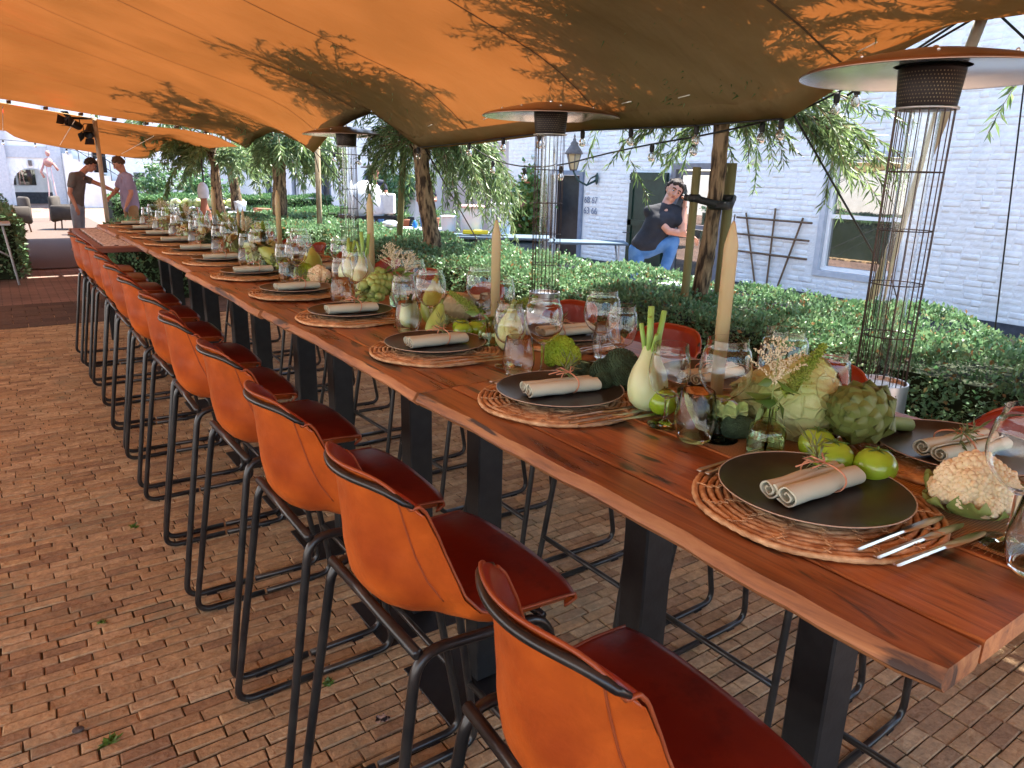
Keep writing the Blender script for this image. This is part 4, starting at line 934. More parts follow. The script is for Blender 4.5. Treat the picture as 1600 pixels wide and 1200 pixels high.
bush('shrub', (4.6, 21.9, 1.0), (.6, .4, .4), 900, 'bright green bush rising over the distant hedge', .14, .07, seed=10, m='box_leaf_far')
# ================================================================== dining tables
XN, XF, TL = .662, 1.437, 1.085
PL = [(.0, .085), (.085, .27), (.27, .52), (.52, .775)]
def wavy(y, s): return .004 * math.sin(y * 5.3 + s) + .0022 * math.sin(y * 13 + s * 2) + .0016 * math.sin(y * 37 + s) + .0009 * math.sin(y * 83)
def make_table(i):
    y0 = .205 + i * TL; y1 = y0 + TL - .006; y0 = max(y0, .236); off = [0, 0, -.012, .006, -.004, -.03][i]; dz = [0, -.001, -.004, 0, -.003, -.002][i]
    t = empty('dining_table', (1.05, (y0 + y1) / 2, 0), 0, '%s brown wooden bar table from the near end of the row' % ORD[i] if i else 'nearest brown wooden bar table with its worn end corner in view', 'table', 'wooden bar tables pushed end to end')
    t.location.y = (y0 + y1) / 2; L0 = (y1 - y0) / 2
    for k, (a, b) in enumerate(PL):
        m = MB(); n = 26; a_ = XN + a - 1.05 + off; b_ = XN + b - 1.05 + off - .0025; V = []
        zt = T + dz + (.0012 * ((k * 7 + i) % 3 - 1)); th = .028
        for j in range(n + 1):
            yy = -L0 + 2 * L0 * j / n; wa = wavy(yy + y0, i) if k == 0 else 0; wb = wavy(yy + y0 + 3, i + 4) if k == 3 else 0
            if i == 0 and j == 0: wa += .004
            xa, xb = a_ + wa, b_ + wb
            ba = .010 if k == 0 else .0022; bb = .010 if k == 3 else .0022
            V += [(xa + ba * .6 + (.006 if k == 0 else 0), yy, zt - th), (xa, yy, zt - th + (.012 if k == 0 else .002)), (xa + (.003 if k == 0 else 0), yy, zt - ba), (xa + ba, yy, zt), (xb - bb, yy, zt), (xb, yy, zt - bb), (xb, yy, zt - th + .004), (xb - .004, yy, zt - th)]
        F = []
        for j in range(n):
            for q in range(8): r = (q + 1) % 8; F.append((j * 8 + q, j * 8 + r, j * 8 + 8 + r, j * 8 + 8 + q))
        F += [tuple(range(7, -1, -1)), tuple(n * 8 + q for q in range(8))]
        m.add(V, F); me = m.mesh('plank', [M['table_wood'], M['table_edge']], True)
        for f in me.polygons:
            nn = f.normal
            if abs(nn.z) < .75 and (k in (0,) and nn.x < -.2 or k == 3 and nn.x > .2 or abs(nn.y) > .8): f.material_index = 1
        sharp(me, 30); link('plank', me, t)
    for dy in (-.21, .21):
        m = MB(); m.cbox((0, dy, .012), (.40, .30, .010), .003); m.build('base_plate', M['black_steel'], t, smooth=False)
        m = MB(); m.cbox((0, dy, .525), (.082, .070, 1.012), .004); m.build('leg', M['black_steel'], t, smooth=False)
        m = MB(); m.cbox((0, dy, T - .043), (.62, .075, .008), .002); m.build('top_plate', M['black_steel'], t, smooth=False)
    return t
for i in range(6): make_table(i)
# runner
m_ = MB(); NJ = 150
def rnx(y): return .012 * math.sin(y * 3.1) + .006 * math.sin(y * 7.7)
m_.grid(lambda u, v: (.93 + .27 * u + rnx(.15 + 6.5 * v), .21 + 6.45 * v, T + .0035 + .0012 * math.sin(u * 9 + v * 60) + .001 * math.sin(v * 160)), 14, NJ)
rn = m_.build('table_runner', M['hessian']); tag(rn, 'rust orange woven hessian runner along the middle of the dining tables', 'table runner')
fr_ = MB(); r_ = random.Random(2)
for side in (0, 1):
    for k in range(900):
        y = .21 + 6.45 * k / 900; x = .93 + .27 * side + rnx(y); d = -1 if side == 0 else 1; l = r_.uniform(.010, .017); yy = y + r_.uniform(-.004, .004)
        fr_.add([(x, y - .0009, T + .0035), (x, y + .0009, T + .0035), (x + d * l, yy, T + .0018)], [(0, 1, 2)])
tag(fr_.build('fringe', M['hessian'], rn, smooth=False), kind='stuff')

# ================================================================== bar stools
def shell(v, t):
    """v in -1..1 across, t in 0..1 front lip -> back rim; returns inner surface point (x forward)"""
    ctr = [(.232, .690), (.236, .712), (.218, .731), (.13, .733), (.04, .726), (-.03, .722), (-.085, .735), (-.118, .775), (-.142, .84), (-.158, .91), (-.168, .97), (-.173, .994), (-.177, 1.003), (-.181, 1.010)]
    hw = [.200, .212, .216, .212, .202, .190, .178, .167, .159, .156, .158, .160, .160, .159]
    curl = [0, 0, 0, 0, .010, .035, .062, .082, .092, .090, .080, .072, .069, .066]   # forward pull of the wings
    lift = [-.006, -.010, -.014, -.012, -.006, .012, .034, .036, .018, .006, 0, 0, 0, 0]
    f = t * (len(ctr) - 1); i = min(int(f), len(ctr) - 2); k = f - i; k = k * k * (3 - 2 * k) * .5 + k * .5
    g = lambda A: A[i] * (1 - k) + A[i + 1] * k
    x = ctr[i][0] * (1 - k) + ctr[i + 1][0] * k; z = ctr[i][1] * (1 - k) + ctr[i + 1][1] * k; a = abs(v)
    cr = a ** 2.0; rc = -.058 * max(0, (t - .50) / .50) ** 1.25 * a ** 5; x -= .006 * max(0, (t - .88) / .12) * (1 - a ** 4)
    if t < .22: x -= .034 * (1 - t / .22) * a ** 7
    return Vector((x + g(curl) * cr, v * g(hw) * (1 - .05 * max(0, (t - .6) / .4) * a ** 4), z + rc + g(lift) * cr + (.004 * (1 - a * a) if t < .35 else 0)))
def stool_proto():
    s = empty('bar_stool', (0, 0, 0), 0, 'x', 'bar stool')
    NU_, NV_ = 33, 60
    def nrm(v, t):
        e = 1e-3; a = shell(min(1, v + e), t) - shell(max(-1, v - e), t); b = shell(v, min(1, t + e)) - shell(v, max(0, t - e)); n = a.cross(b)
        return n.normalized() if n.length > 1e-12 else Vector((0, 0, 1))
    tb = .36
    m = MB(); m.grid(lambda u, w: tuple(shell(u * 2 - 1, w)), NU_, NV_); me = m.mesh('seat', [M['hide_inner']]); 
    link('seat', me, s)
    def outer(u, w):
        v = u * 2 - 1; p = shell(v, w); n = nrm(v, w); bul = .010 + .026 * (1 - v * v) * math.exp(-((w - .5) / .16) ** 2) + (.012 if w < .3 else 0) * (1 - v ** 4)
        if w > .84: bul = .010 * max(.15, (1 - w) / .16)
        return tuple(p - n * bul) if True else p
    # outward is opposite the side that faces the sitter
    n0 = nrm(0, .6); sgn = 1 if n0.x > 0 else -1
    def outer2(u, w):
        v = u * 2 - 1; p = shell(v, w); n = nrm(v, w) * sgn; av = abs(v)
        side = 1 - av ** 14
        sm_ = lambda q: max(0, min(1, q)) ** 2 * (3 - 2 * max(0, min(1, q)))
        bk = .007 + .034 * (1 - min(1, av / .80) ** 3) * math.exp(-((w - .50) / .15) ** 2); st = .040 * side
        bul = st + (bk - st) * sm_((w - .30) / .16)
        if w > .80: bul = bk * max(.15, (1 - w) / .2)
        if w < .14: bul = .003 + (bul - .003) * (w / .14) ** 1.5
        return tuple(p - n * bul)
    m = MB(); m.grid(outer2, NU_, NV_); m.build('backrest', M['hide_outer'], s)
    # rim cord round the shell and gusset seams
    rim = [shell(-1, k / 40) for k in range(41)] + [shell(-1 + 2 * k / 20, 1) for k in range(1, 20)] + [shell(1, 1 - k / 40) for k in range(41)] + [shell(1 - 2 * k / 16, 0) for k in range(1, 16)]
    m = MB(); m.tube([p - nrm(0, .6) * 0 for p in rim], .0034, 6, closed=True); m.build('piping', M['hide_rim'], s)
    for sg in (-1, 1):
        m = MB(); m.tube([Vector(outer2((sg * (.80 - .04 * math.sin(k / 22 * PI)) + 1) / 2, .46 + .44 * k / 22)) for k in range(23)], .0022, 5); m.build('seam', M['hide_rim'], s)
    # tube that hugs the back under the rim
    bt = []
    for k in range(25):
        v = -.97 + 1.86 * k / 24; p = shell(v, .85); n = nrm(v, .80) * sgn; bt.append(p - n * (.0135 - (.012 if k == 24 else (.006 if k in (0, 23) else 0))))
    m = MB(); m.tube(bt, [.004, .0062] + [.0075] * 20 + [.0070, .0058, .0036], 8); m.build('back_tube', M['tube_steel'], s)
    # sled frames
    for sg in (-1, 1):
        yb, yt = sg * .218, sg * .190
        P_ = [(-.235, yb, .012), (-.128, yt, .700), (.16, yt, .672), (.262, yb, .012)]
        m = MB(); pts = fillet([(0, yb, .012)] + [P_[0], P_[1], P_[2], P_[3]] + [(.01, yb, .012)], .055, 6)
        m.tube(pts, .0105, 10); m.build('leg_frame', M['tube_steel'], s)
        for x_ in (-.15, .17):
            m = MB(); m.box((x_, yb, .004), (.035, .022, .008)); m.build('glide', M['rubber_black'], s, smooth=False)
    m = MB(); m.tube([(-.128, -.192, .699), (-.128, .192, .699)], .011, 10); m.build('crossbar', M['tube_steel'], s)
    m = MB(); m.tube([(.15, -.190, .672), (.15, .190, .672)], .009, 8); m.build('crossbar', M['tube_steel'], s); m = MB(); m.tube([(.231, -.208, .22), (.231, .208, .22)], .009, 8); m.build('footrest', M['tube_steel'], s)
    return s
SP = stool_proto()
ysL = [.61, 1.16, 1.665, 2.21, 2.755, 3.27, 3.865, 4.42, 4.945, 5.50, 6.09, 6.63]
r_ = random.Random(11)
for i, y in enumerate(ysL):
    dx = [.0, .004, -.006, .004, -.008, .004, 0, .004, .012, .016, .01, .0][i]
    place(SP, (.615 + dx, y, .012), [-.06, .01, .0, .02, -.015, .02, -.01, .02, 0, .03, -.02, 0][i], 'orange tan leather bar stool, %s from the near end of the aisle row' % ORD[i], 'leather bar stools on the aisle side of the tables')
ysR = [.55 + .575 * k for k in range(11)]
for i, y in enumerate(ysR):
    place(SP, (1.745 + r_.uniform(-.02, .02), y + r_.uniform(-.02, .02), .012), PI + r_.uniform(-.04, .04), 'dark red leather bar stool, %s from the near end of the hedge side row' % ORD[i], 'leather bar stools on the hedge side of the tables')

# ================================================================== patio heaters
def heater_proto():
    h = empty('patio_heater', (0, 0, 0), 0, 'x', 'heater')
    m = MB(); m.lathe([(.001, 0), (.215, 0), (.215, .02), (.185, .03), (.175, .62), (.16, .655), (.001, .665)], 40); m.build('tank_cover', M['tank_cover'], h)
    m = MB(); m.lathe([(.001, .667), (.10, .667), (.10, .80), (.094, .80), (.088, .785), (.001, .785)], 36); dr = m.build('burner_drum', M['heater_steel'], h, auto=35)
    m = MB()
    for k in range(46):
        a = 2 * PI * k / 46
        if int(k / 6) % 2: continue
        for j in range(7):
            aa = a + (.5 if j % 2 else 0) * 2 * PI / 46; c = Vector((math.cos(aa), math.sin(aa), 0)); z = .69 + j * .013
            s_ = Vector((-c.y, c.x, 0)) * .0028; u_ = Vector((0, 0, .0035)); p = c * .1006 + Vector((0, 0, z)); m.add([p - s_, p - u_, p + s_, p + u_], [(0, 1, 2, 3)])
    tag(m.build('vent_holes', M['rubber_black'], dr, smooth=False), kind='stuff')
    m = MB(); m.lathe([(.048, .79), (.048, 1.76), (.0455, 1.76), (.0455, .79)], 32, closed=True); m.build('glass_tube', M['clear_glass'], h, merge=True, auto=40)
    m = MB()
    for k in range(22):
        a = 2 * PI * k / 22; m.tube([(.088 * math.cos(a), .088 * math.sin(a), .79), (.091 * math.cos(a), .091 * math.sin(a), 1.77)], .0019, 5, cap=False)
    for z, rr in ((.98, .0885), (1.17, .0892), (1.36, .0898), (1.56, .0904)): m.tube([(rr * math.cos(a), rr * math.sin(a), z) for a in np.linspace(0, 2 * PI, 33)[:-1]], .0022, 5, closed=True)
    m.build('wire_cage', M['wire_dark'], h)
    m = MB(); m.lathe([(.001, 1.765), (.088, 1.765), (.093, 1.775), (.104, 1.89), (.10, 1.9), (.001, 1.9)], 32); bu = m.build('burner_screen', M['heater_dark'], h)
    m = MB(); m.lathe([(.103, 1.764), (.103, 1.771), (.09, 1.771), (.09, 1.764)], 32, closed=True); m.build('collar', M['heater_steel'], h)
    m = MB()
    for k in range(60):
        for j in range(9):
            a = 2 * PI * (k + (.5 if j % 2 else 0)) / 60; z = 1.785 + j * .0115; rr = .0940 + (z - 1.775) * .0957; c = Vector((math.cos(a), math.sin(a), 0)); s_ = Vector((-c.y, c.x, 0)) * .0026; u_ = Vector((0, 0, .003)); p = c * rr + Vector((0, 0, z))
            m.add([p - s_, p - u_, p + s_, p + u_], [(0, 1, 2, 3)])
    tag(m.build('vent_holes', M['bark_pale'], bu, smooth=False), kind='stuff')
    m = MB(); m.lathe([(.418, 1.868), (.42, 1.872), (.40, 1.884), (.28, 1.915), (.14, 1.943), (.001, 1.955)], 48); hd = m.build('hood', M['heater_hood'], h)
    m = MB(); m.lathe([(.419, 1.867), (.395, 1.870), (.30, 1.893), (.12, 1.903)], 48); m.build('reflector', M['heater_reflector'], h)
    m = MB()
    for k in range(8):
        a = 2 * PI * k / 8 + .2; m.ball((.30 * math.cos(a), .30 * math.sin(a), 1.912), .007, 6, 4)
    m.ball((0, 0, 1.958), .012, 8, 4); m.build('rivet', M['heater_steel'], hd)
    return h
HP = heater_proto()
place(HP, (2.66, 1.36, 0), .3, 'nearest glass tube patio heater with wire cage and copper toned hood', 'glass tube patio heaters between table and hedge')
place(HP, (2.86, 3.72, 0), .9, 'middle patio heater standing before the thick willow and blue door', 'glass tube patio heaters between table and hedge')
place(HP, (2.93, 7.1, 0), .5, 'farthest patio heater standing in front of the white dome oven', 'glass tube patio heaters between table and hedge')

# ================================================================== place settings
def smooth_prof(p, n=3):
    q = []
    for i in range(len(p) - 1):
        a, b = p[max(i - 1, 0)], p[i]; c, d = p[i + 1], p[min(i + 2, len(p) - 1)]
        for k in range(n):
            t = k / n; f = lambda j: .5 * ((2 * b[j]) + (-a[j] + c[j]) * t + (2 * a[j] - 5 * b[j] + 4 * c[j] - d[j]) * t * t + (-a[j] + 3 * b[j] - 3 * c[j] + d[j]) * t ** 3)
            q.append((max(.0005, f(0)), f(1)))
    return q + [p[-1]]
def wine_prof(h, rb, rr, stem):
    o = [(.001, .0), (.032, .0), (.033, .0012), (.012, .004), (.0045, .010), (.0036, stem * .6), (.0042, stem)]
    hb = h - stem; bo = [(.010, .004), (.026, .016), (rb * .88, .032), (rb, .05), (rb * .985, .068), (rb * .9, .09), (rr, hb)]
    bw = smooth_prof([(.0045, stem)] + [(r, stem + z * (hb / .112)) for r, z in bo[:-1]] + [(rr * 1.04, h - .014), (rr, h)], 4); inn = []
    for i in range(len(bw)):
        a, b = bw[max(i - 1, 0)], bw[min(i + 1, len(bw) - 1)]; dx, dz = b[0] - a[0], b[1] - a[1]; l = math.hypot(dx, dz); r, z = bw[i][0] - dz / l * .0010, bw[i][1] + dx / l * .0010
        if z > stem + .006 and r > .003: inn.append((r, z))
    return o[:-1] + bw + [(rr - .0005, h + .0004)] + inn[::-1] + [(.001, inn[0][1] - .0008)]
def glass_proto(name, prof, cat, n=28):
    m = MB(); m.lathe(prof, n); o = m.build(name, M['clear_glass'], merge=True, auto=40); return tag(o, 'x', cat)
GB = glass_proto('wine_glass', wine_prof(.178, .044, .034, .068), 'wine glass')
GA = glass_proto('wine_glass', wine_prof(.152, .037, .030, .050), 'wine glass')
GT = glass_proto('water_tumbler', [(.001, 0), (.024, 0), (.030, .006), (.0365, .028), (.036, .045), (.029, .088), (.0285, .0888), (.028, .088), (.0348, .045), (.0352, .028), (.028, .009), (.001, .0085)], 'water glass')

def coil_ring(r, k):
    m = MB(); n = max(40, int(r * 760)); pts = []; rad = []
    for i in range(n):
        a = 2 * PI * i / n; pts.append(((r + .0009 * math.sin(a * 5 + k)) * math.cos(a), (r + .0009 * math.sin(a * 5 + k)) * math.sin(a), .0052 + .0008 * math.sin(a * 7 + k * 2))); rad.append(.0041 * (1 + .22 * (i % 2) + .06 * math.sin(a * 11)))
    m.tube(pts, rad, 6, closed=True); return m.mesh('coil', M['rattan'])
COILS = [coil_ring(.162 - .0108 * k, k) for k in range(8)]
def mat_proto():
    t = empty('placemat', (0, 0, 0), 0, 'x', 'placemat')
    for me in COILS: link('coil', me, t)
    m = MB(); m.lathe([(.001, .001), (.082, .001), (.082, .006), (.001, .006)], 24); m.build('centre', M['rattan'], t)
    m = MB()
    for k in range(16):
        a = 2 * PI * k / 16 + .1
        for j in range(7):
            r0 = .085 + j * .0108; b = a + .03 * math.sin(j * 1.7); c = Vector((math.cos(b), math.sin(b), 0)); tn = Vector((-c.y, c.x, 0)) * .004
            for q in (-1, 1): m.tube([c * r0 + tn * q + Vector((0, 0, .011)), c * (r0 + .0108) - tn * q + Vector((0, 0, .0112))], .0009, 4, cap=False)
    tag(m.build('binding', M['rattan'], t), kind='stuff'); return t
MP = mat_proto()
def plate_proto():
    t = empty('dinner_plate', (0, 0, 0), 0, 'x', 'plate')
    m = MB(); m.lathe(smooth_prof([(.001, .004), (.07, .0035), (.105, .007), (.1265, .0145), (.1285, .016)], 3) + [(.1292, .0165), (.1285, .0145), (.10, .003), (.07, 0), (.001, 0)], 56); m.build('plate_body', M['plate_black'], t)
    m = MB(); m.tube([(.1288 * math.cos(a), .1288 * math.sin(a), .0160) for a in np.linspace(0, 2 * PI, 65)[:-1]], .00095, 5, closed=True); m.build('rim', M['plate_rim'], t); return t
PP = plate_proto()
def napkin_proto():
    t = empty('napkin_roll', (0, 0, 0), 0, 'x', 'napkin'); rn = random.Random(5)
    for q, (yc, r1, sgn, L_) in enumerate(((-.0145, .0170, 1, .156), (.0150, .0155, -1, .153))):
        m = MB(); th = .0024; n = 44; turns = 1.9; sec_o = []; sec_i = []
        for i in range(n + 1):
            k = i / n; a = sgn * (k * turns * 2 * PI) + (PI * .5 if q else 0); r = .0035 + (r1 - .0035) * k ** .75; r *= 1 + .05 * math.sin(a * 2)
            sec_o.append((r * math.cos(a), r * math.sin(a))); sec_i.append(((r - th) * math.cos(a), (r - th) * math.sin(a)))
        nx = 9; V = []
        loop = sec_o + sec_i[::-1]; nl = len(loop)
        for j in range(nx):
            x = -L_ / 2 + L_ * j / (nx - 1); w = 1 + .03 * math.sin(j * 2.1 + q) - (.06 if j == 5 else 0); sh = .0012 * math.sin(j * 1.3 + q * 2)
            for (yy, zz) in loop: V.append((x + .0015 * math.sin(yy * 300), yc + yy * w * 1.06 + sh, (r1 + zz * w) * .90))
        F = [(j * nl + i, j * nl + (i + 1) % nl, (j + 1) * nl + (i + 1) % nl, (j + 1) * nl + i) for j in range(nx - 1) for i in range(nl)]
        for e in (0, nx - 1):
            for i in range(n): F.append((e * nl + i, e * nl + i + 1, e * nl + nl - 2 - i, e * nl + nl - 1 - i))
        m.add(V, F); m.build('roll', M['napkin'], t, auto=60)
    m = MB(); ell = [(.022 + .002 * math.sin(a * 3), .036 * math.cos(a), .0185 + .0205 * math.sin(a)) for a in np.linspace(0, 2 * PI, 28)[:-1]]; m.tube(ell, .0014, 6, closed=True)
    for s in (-1, 1): m.tube([(.021, .0, .0395), (.018 + s * .012, .012, .047), (.02 + s * .022, .020, .043), (.02 + s * .012, .008, .040), (.021, .0, .0395)], .0013, 5)
    m.tube([(.021, 0, .0395), (.005, -.006, .041), (-.012, -.004, .0385)], .0012, 5); m.tube([(.021, 0, .0395), (.002, .010, .040), (-.018, .018, .034)], .0012, 5)
    m.build('twine', M['twine'], t)
    rs = np.random.RandomState(3); P = []; D = []; st = MB()
    for b in range(4):
        d = np.array([.75, .62, .32]) + rs.normal(size=3) * .28; d /= np.linalg.norm(d); ln = rs.uniform(.04, .06); p0 = np.array([.012, .004, .038])
        st.tube([tuple(p0), tuple(p0 + d * ln)], .0009, 4)
        for k in range(13):
            P.append(p0 + d * ln * k / 12); D.append(d * .9 + rs.normal(size=3) * .55)
    sp_ = link('rosemary', leaf_mesh('rosemary', np.array(P), np.array(D), M['rosemary_leaf'], .024, .0030, seed=2), t); st.build('stem', M['artichoke_stem'], sp_)
    return t
NP_ = napkin_proto()
def knife_mesh(kind):
    m = MB()
    if kind == 'knife':
        prof = [(-.095, .0032, .0024), (-.09, .0044, .003), (-.03, .0032, .0028), (.0, .0030, .0028), (.004, .0046, .0022), (.03, .0066, .0012), (.065, .0070, .0010), (.085, .0052, .0008), (.095, .0015, .0006)]
    elif kind == 'fork':
        prof = [(-.095, .0045, .0026), (-.09, .0052, .003), (-.02, .0030, .0022), (.02, .0030, .0018), (.035, .0085, .0012), (.055, .0095, .001)]
    V = []; F = []
    for x, w, h in prof: V += [(x, -w, .0006), (x, w, .0006), (x, w * .6, h + .0006), (x, -w * .6, h + .0006)]
    for i in range(len(prof) - 1):
        for q in range(4): F.append((i * 4 + q, i * 4 + (q + 1) % 4, i * 4 + 4 + (q + 1) % 4, i * 4 + 4 + q))
    F += [(3, 2, 1, 0), tuple((len(prof) - 1) * 4 + q for q in range(4))]; m.add(V, F)
    if kind == 'fork':
        for k in range(4): y = -.0078 + k * .0052; m.tube([(.053, y, .0012), (.075, y, .0035), (.094, y, .0015)], [.0011, .001, .0006], 5)
    return m.mesh(kind, M['cutlery_steel'], smooth=True)
KM, FM = knife_mesh('knife'), knife_mesh('fork'); sharp(KM, 40)
yL = [.516, 1.085, 1.585, 2.113, 2.64, 3.19, 3.74, 4.27, 4.81, 5.34, 5.87, 6.39]
yR = [.49, 1.00, 1.52, 2.05, 2.60, 3.14, 3.70, 4.24, 4.78, 5.32, 5.86, 6.38]
ZM = T + .0005
r_ = random.Random(21)
def setting(i, side):
    L_ = side == 'L'; y = (yL if L_ else yR)[i]; x = [.885, .882, .872, .862, .868, .864, .862, .862, .858, .86, .855, .85][i] if L_ else 1.243
    s = 1 if L_ else -1; rz = 0 if L_ else PI; who = '%s %s place from the near end' % (ORD[i], 'aisle' if L_ else 'hedge')
    z = ZM + (.003 if not L_ else 0)
    place(MP, (x, y, z), rz + r_.uniform(0, 6), 'round coiled rattan placemat at the ' + who, 'round rattan placemats')
    place(PP, (x + s * .004, y + s * .006, z + .0118), rz, 'matt black plate with pale rim at the ' + who, 'black dinner plates')
    place(NP_, (x + s * .008, y + s * .01, z + .0165), rz + r_.uniform(-.16, .05) - .02, 'beige napkin roll with twine at the ' + who, 'tied napkin rolls')
    for k in range(3):
        nm = ('innermost', 'middle', 'outermost')[k]
        o = link('knife', KM, None, (x + s * (.002 + .004 * k), y - s * (.122 + .0235 * k), z + .0115 - .0015 * k), (0, .01, rz + (r_.uniform(-.06, .02)) - .05)); tag(o, '%s steel knife beside the plate at the %s' % (nm, who), 'knife', 'steel knives beside the plates')
    for k in range(2):
        nm = ('inner', 'outer')[k]
        o = link('fork', FM, None, (x + s * .03, y + s * (.140 + .016 * k), z + .0115 - .001 * k), (0, 0, rz + r_.uniform(-.05, .05))); tag(o, '%s steel fork beside the plate at the %s' % (nm, who), 'fork', 'steel forks beside the plates')
    gz_ = T + .0048
    j = lambda: r_.uniform(-.012, .012)
    place(GB, (x + s * (.100 + j()), y - s * (.325 if L_ else .27) + (0 if i else .12 * L_), gz_), 0, 'large clear wine glass at the ' + who, 'clear wine glasses')
    if i or not L_:
        place(GA, (x + s * (.080 + j()), y - s * (.235 if L_ else .20) + j(), gz_), 0, 'smaller clear wine glass at the ' + who, 'clear wine glasses')
    place(GT, (x + s * (.050 + j() * .6), y - s * (.305 if L_ else .30) + (.05 if i == 0 and L_ else 0), gz_), 0, 'low clear water tumbler at the ' + who, 'clear water tumblers')
for i in range(12): setting(i, 'L')
for i in range(12): setting(i, 'R')

# candles
def candle(loc, top, label, r=.0125):
    h = top - loc[2]; c = empty('candle', loc, 0, label, 'candle')
    m = MB(); m.lathe([(.001, 0), (r, 0), (r * .98, h - .055), (r * .93, h - .045), (r * .35, h - .012), (.002, h - .006), (.001, h - .006)], 22, fn=lambda a, z: 1 + .035 * math.cos(a * 11)); m.build('wax', M['candle_wax'], c)
    m = MB(); m.tube([(0, 0, h - .008), (.0005, 0, h), (.001, 0, h + .006)], .0011, 5); m.build('wick', M['wick'], c)
    m = MB(); m.lathe([(.001, 0), (.0175, 0), (.0175, .004), (.0150, .005)], 20, o=(0, 0, -.0005)); m.build('holder', M['candle_wax'], c); return c
for i, (x, y, tp) in enumerate(((1.055, .838, 1.452), (1.10, 1.654, 1.406), (1.15, 2.588, 1.446), (1.15, 3.695, 1.430), (1.15, 5.014, 1.417))):
    candle((x, y, T + .005), tp, '%s tall fluted beige candle from the near end of the table' % ORD[i], .0125)
for i in range(4): candle((1.13 + .018 * (i % 2), 4.28 + .05 * i, T + .005), 1.30 + .01 * (i % 2), '%s of the four short thin candles clustered mid table' % ['nearest', 'second', 'third', 'farthest'][i], .007)
# ================================================================== vegetables on the runner
ZR = T + .005
def veg(name, loc, rz, label, cat='vegetable', group=None):
    return empty(name, loc, rz, label, cat, group)
def floret_head(R_, n, sm, flat=.72, seed=1, fr=2, res=(9, 7), cap=.35):
    rs = random.Random(seed); m = MB(); G = PI * (3 - 5 ** .5)
    for i in range(n):
        t = i / n; z = 1 - t * (1 + cap); rr = math.sqrt(max(0, 1 - z * z)); a = G * i
        c = Vector((rr * math.cos(a), rr * math.sin(a), z * flat)) * R_ * (1 + rs.uniform(-.06, .08)); s = sm * R_ * rs.uniform(.85, 1.2)
        m.ball(c, s, res[0], res[1], (1, 1, .92))
        if fr:
            for k in range(fr * 4):
                q = Vector((rs.gauss(0, 1), rs.gauss(0, 1), rs.gauss(0, 1) + .35)); q = q.normalized()
                if q.dot(Vector((c.x, c.y, c.z)).normalized()) < -.1: q = -q
                m.ball(c + q * s * .82, s * rs.uniform(.26, .40), 6, 4)
    return m
def curd(R_, seed, fine=3):
    rs = random.Random(seed); m = MB(); L_ = [(Vector((0, 0, .25)) * R_, .70 * R_)]
    for k in range(6): a = k * 1.047 + rs.uniform(-.2, .2); L_.append((Vector((math.cos(a) * .50, math.sin(a) * .50, .12 + rs.uniform(-.08, .08))) * R_, R_ * rs.uniform(.42, .52)))
    for k in range(9): a = k * .698 + rs.uniform(-.2, .2); L_.append((Vector((math.cos(a) * .72, math.sin(a) * .72, -.22 + rs.uniform(-.08, .08))) * R_, R_ * rs.uniform(.28, .36)))
    for c, r in L_:
        m.ball(c, r * .96, 16, 12); n = int(90 * fine / 3 * (r / R_ + .3))
        for i in range(n):
            z = 1 - 1.45 * i / n; rr = math.sqrt(max(0, 1 - z * z)); a = i * 2.399; q = Vector((rr * math.cos(a), rr * math.sin(a), z)); p = c + q * r * (.885 + .03 * math.sin(i * 1.7))
            if any((p - c2).length < r2 * .86 for c2, r2 in L_ if r2 != r): continue
            m.ball(p, R_ * rs.uniform(.075, .12) * (.6 + .6 * r / R_), 6, 5)
    return m
def wrap_leaf(m, R_, ang, spread, z0, z1, out, thick=.004, wav=3, seed=0):
    rs = random.Random(seed)
    def f(u, v):
        a = ang + (u - .5) * spread * (1 - .35 * v * v) ; r = R_ * (.55 + .45 * math.sin(PI * (.15 + .6 * v))) + out * v * v + .006 * math.sin(u * wav * 6 + v * 4) * v
        return (r * math.cos(a), r * math.sin(a), z0 + (z1 - z0) * v + .004 * math.sin(u * 17) * v)
    m.grid(f, 13, 9)
def fennel(loc, rz, s, label, tilt=(0, 0)):
    t = veg('fennel', loc, rz, label); t.rotation_euler = (tilt[0], tilt[1], rz); t.scale = (s, s, s)
    m = MB(); m.lathe(smooth_prof([(.001, 0), (.016, .002), (.034, .018), (.040, .045), (.034, .075), (.022, .10), (.016, .118), (.013, .125)], 4), 24, fn=lambda a, z: 1 + .10 * math.cos(2 * a) + .03 * math.cos(a * 6 + z * 30)); m.build('bulb', M['fennel_white'], t)
    for k, (dx, dy, h, r) in enumerate(((.006, .004, .195, .0085), (-.010, .0, .18, .007), (.010, -.008, .188, .0075), (-.004, .010, .165, .006), (-.012, -.008, .15, .005))):
        m = MB(); m.tube([(dx * .5, dy * .5, .085), (dx * 1.2, dy * 1.2, .13), (dx * 1.9, dy * 1.9, h)], [r * 1.15, r, r * .92], 10, flat=.75); m.build('stalk', M['fennel_stalk'], t)
    return t
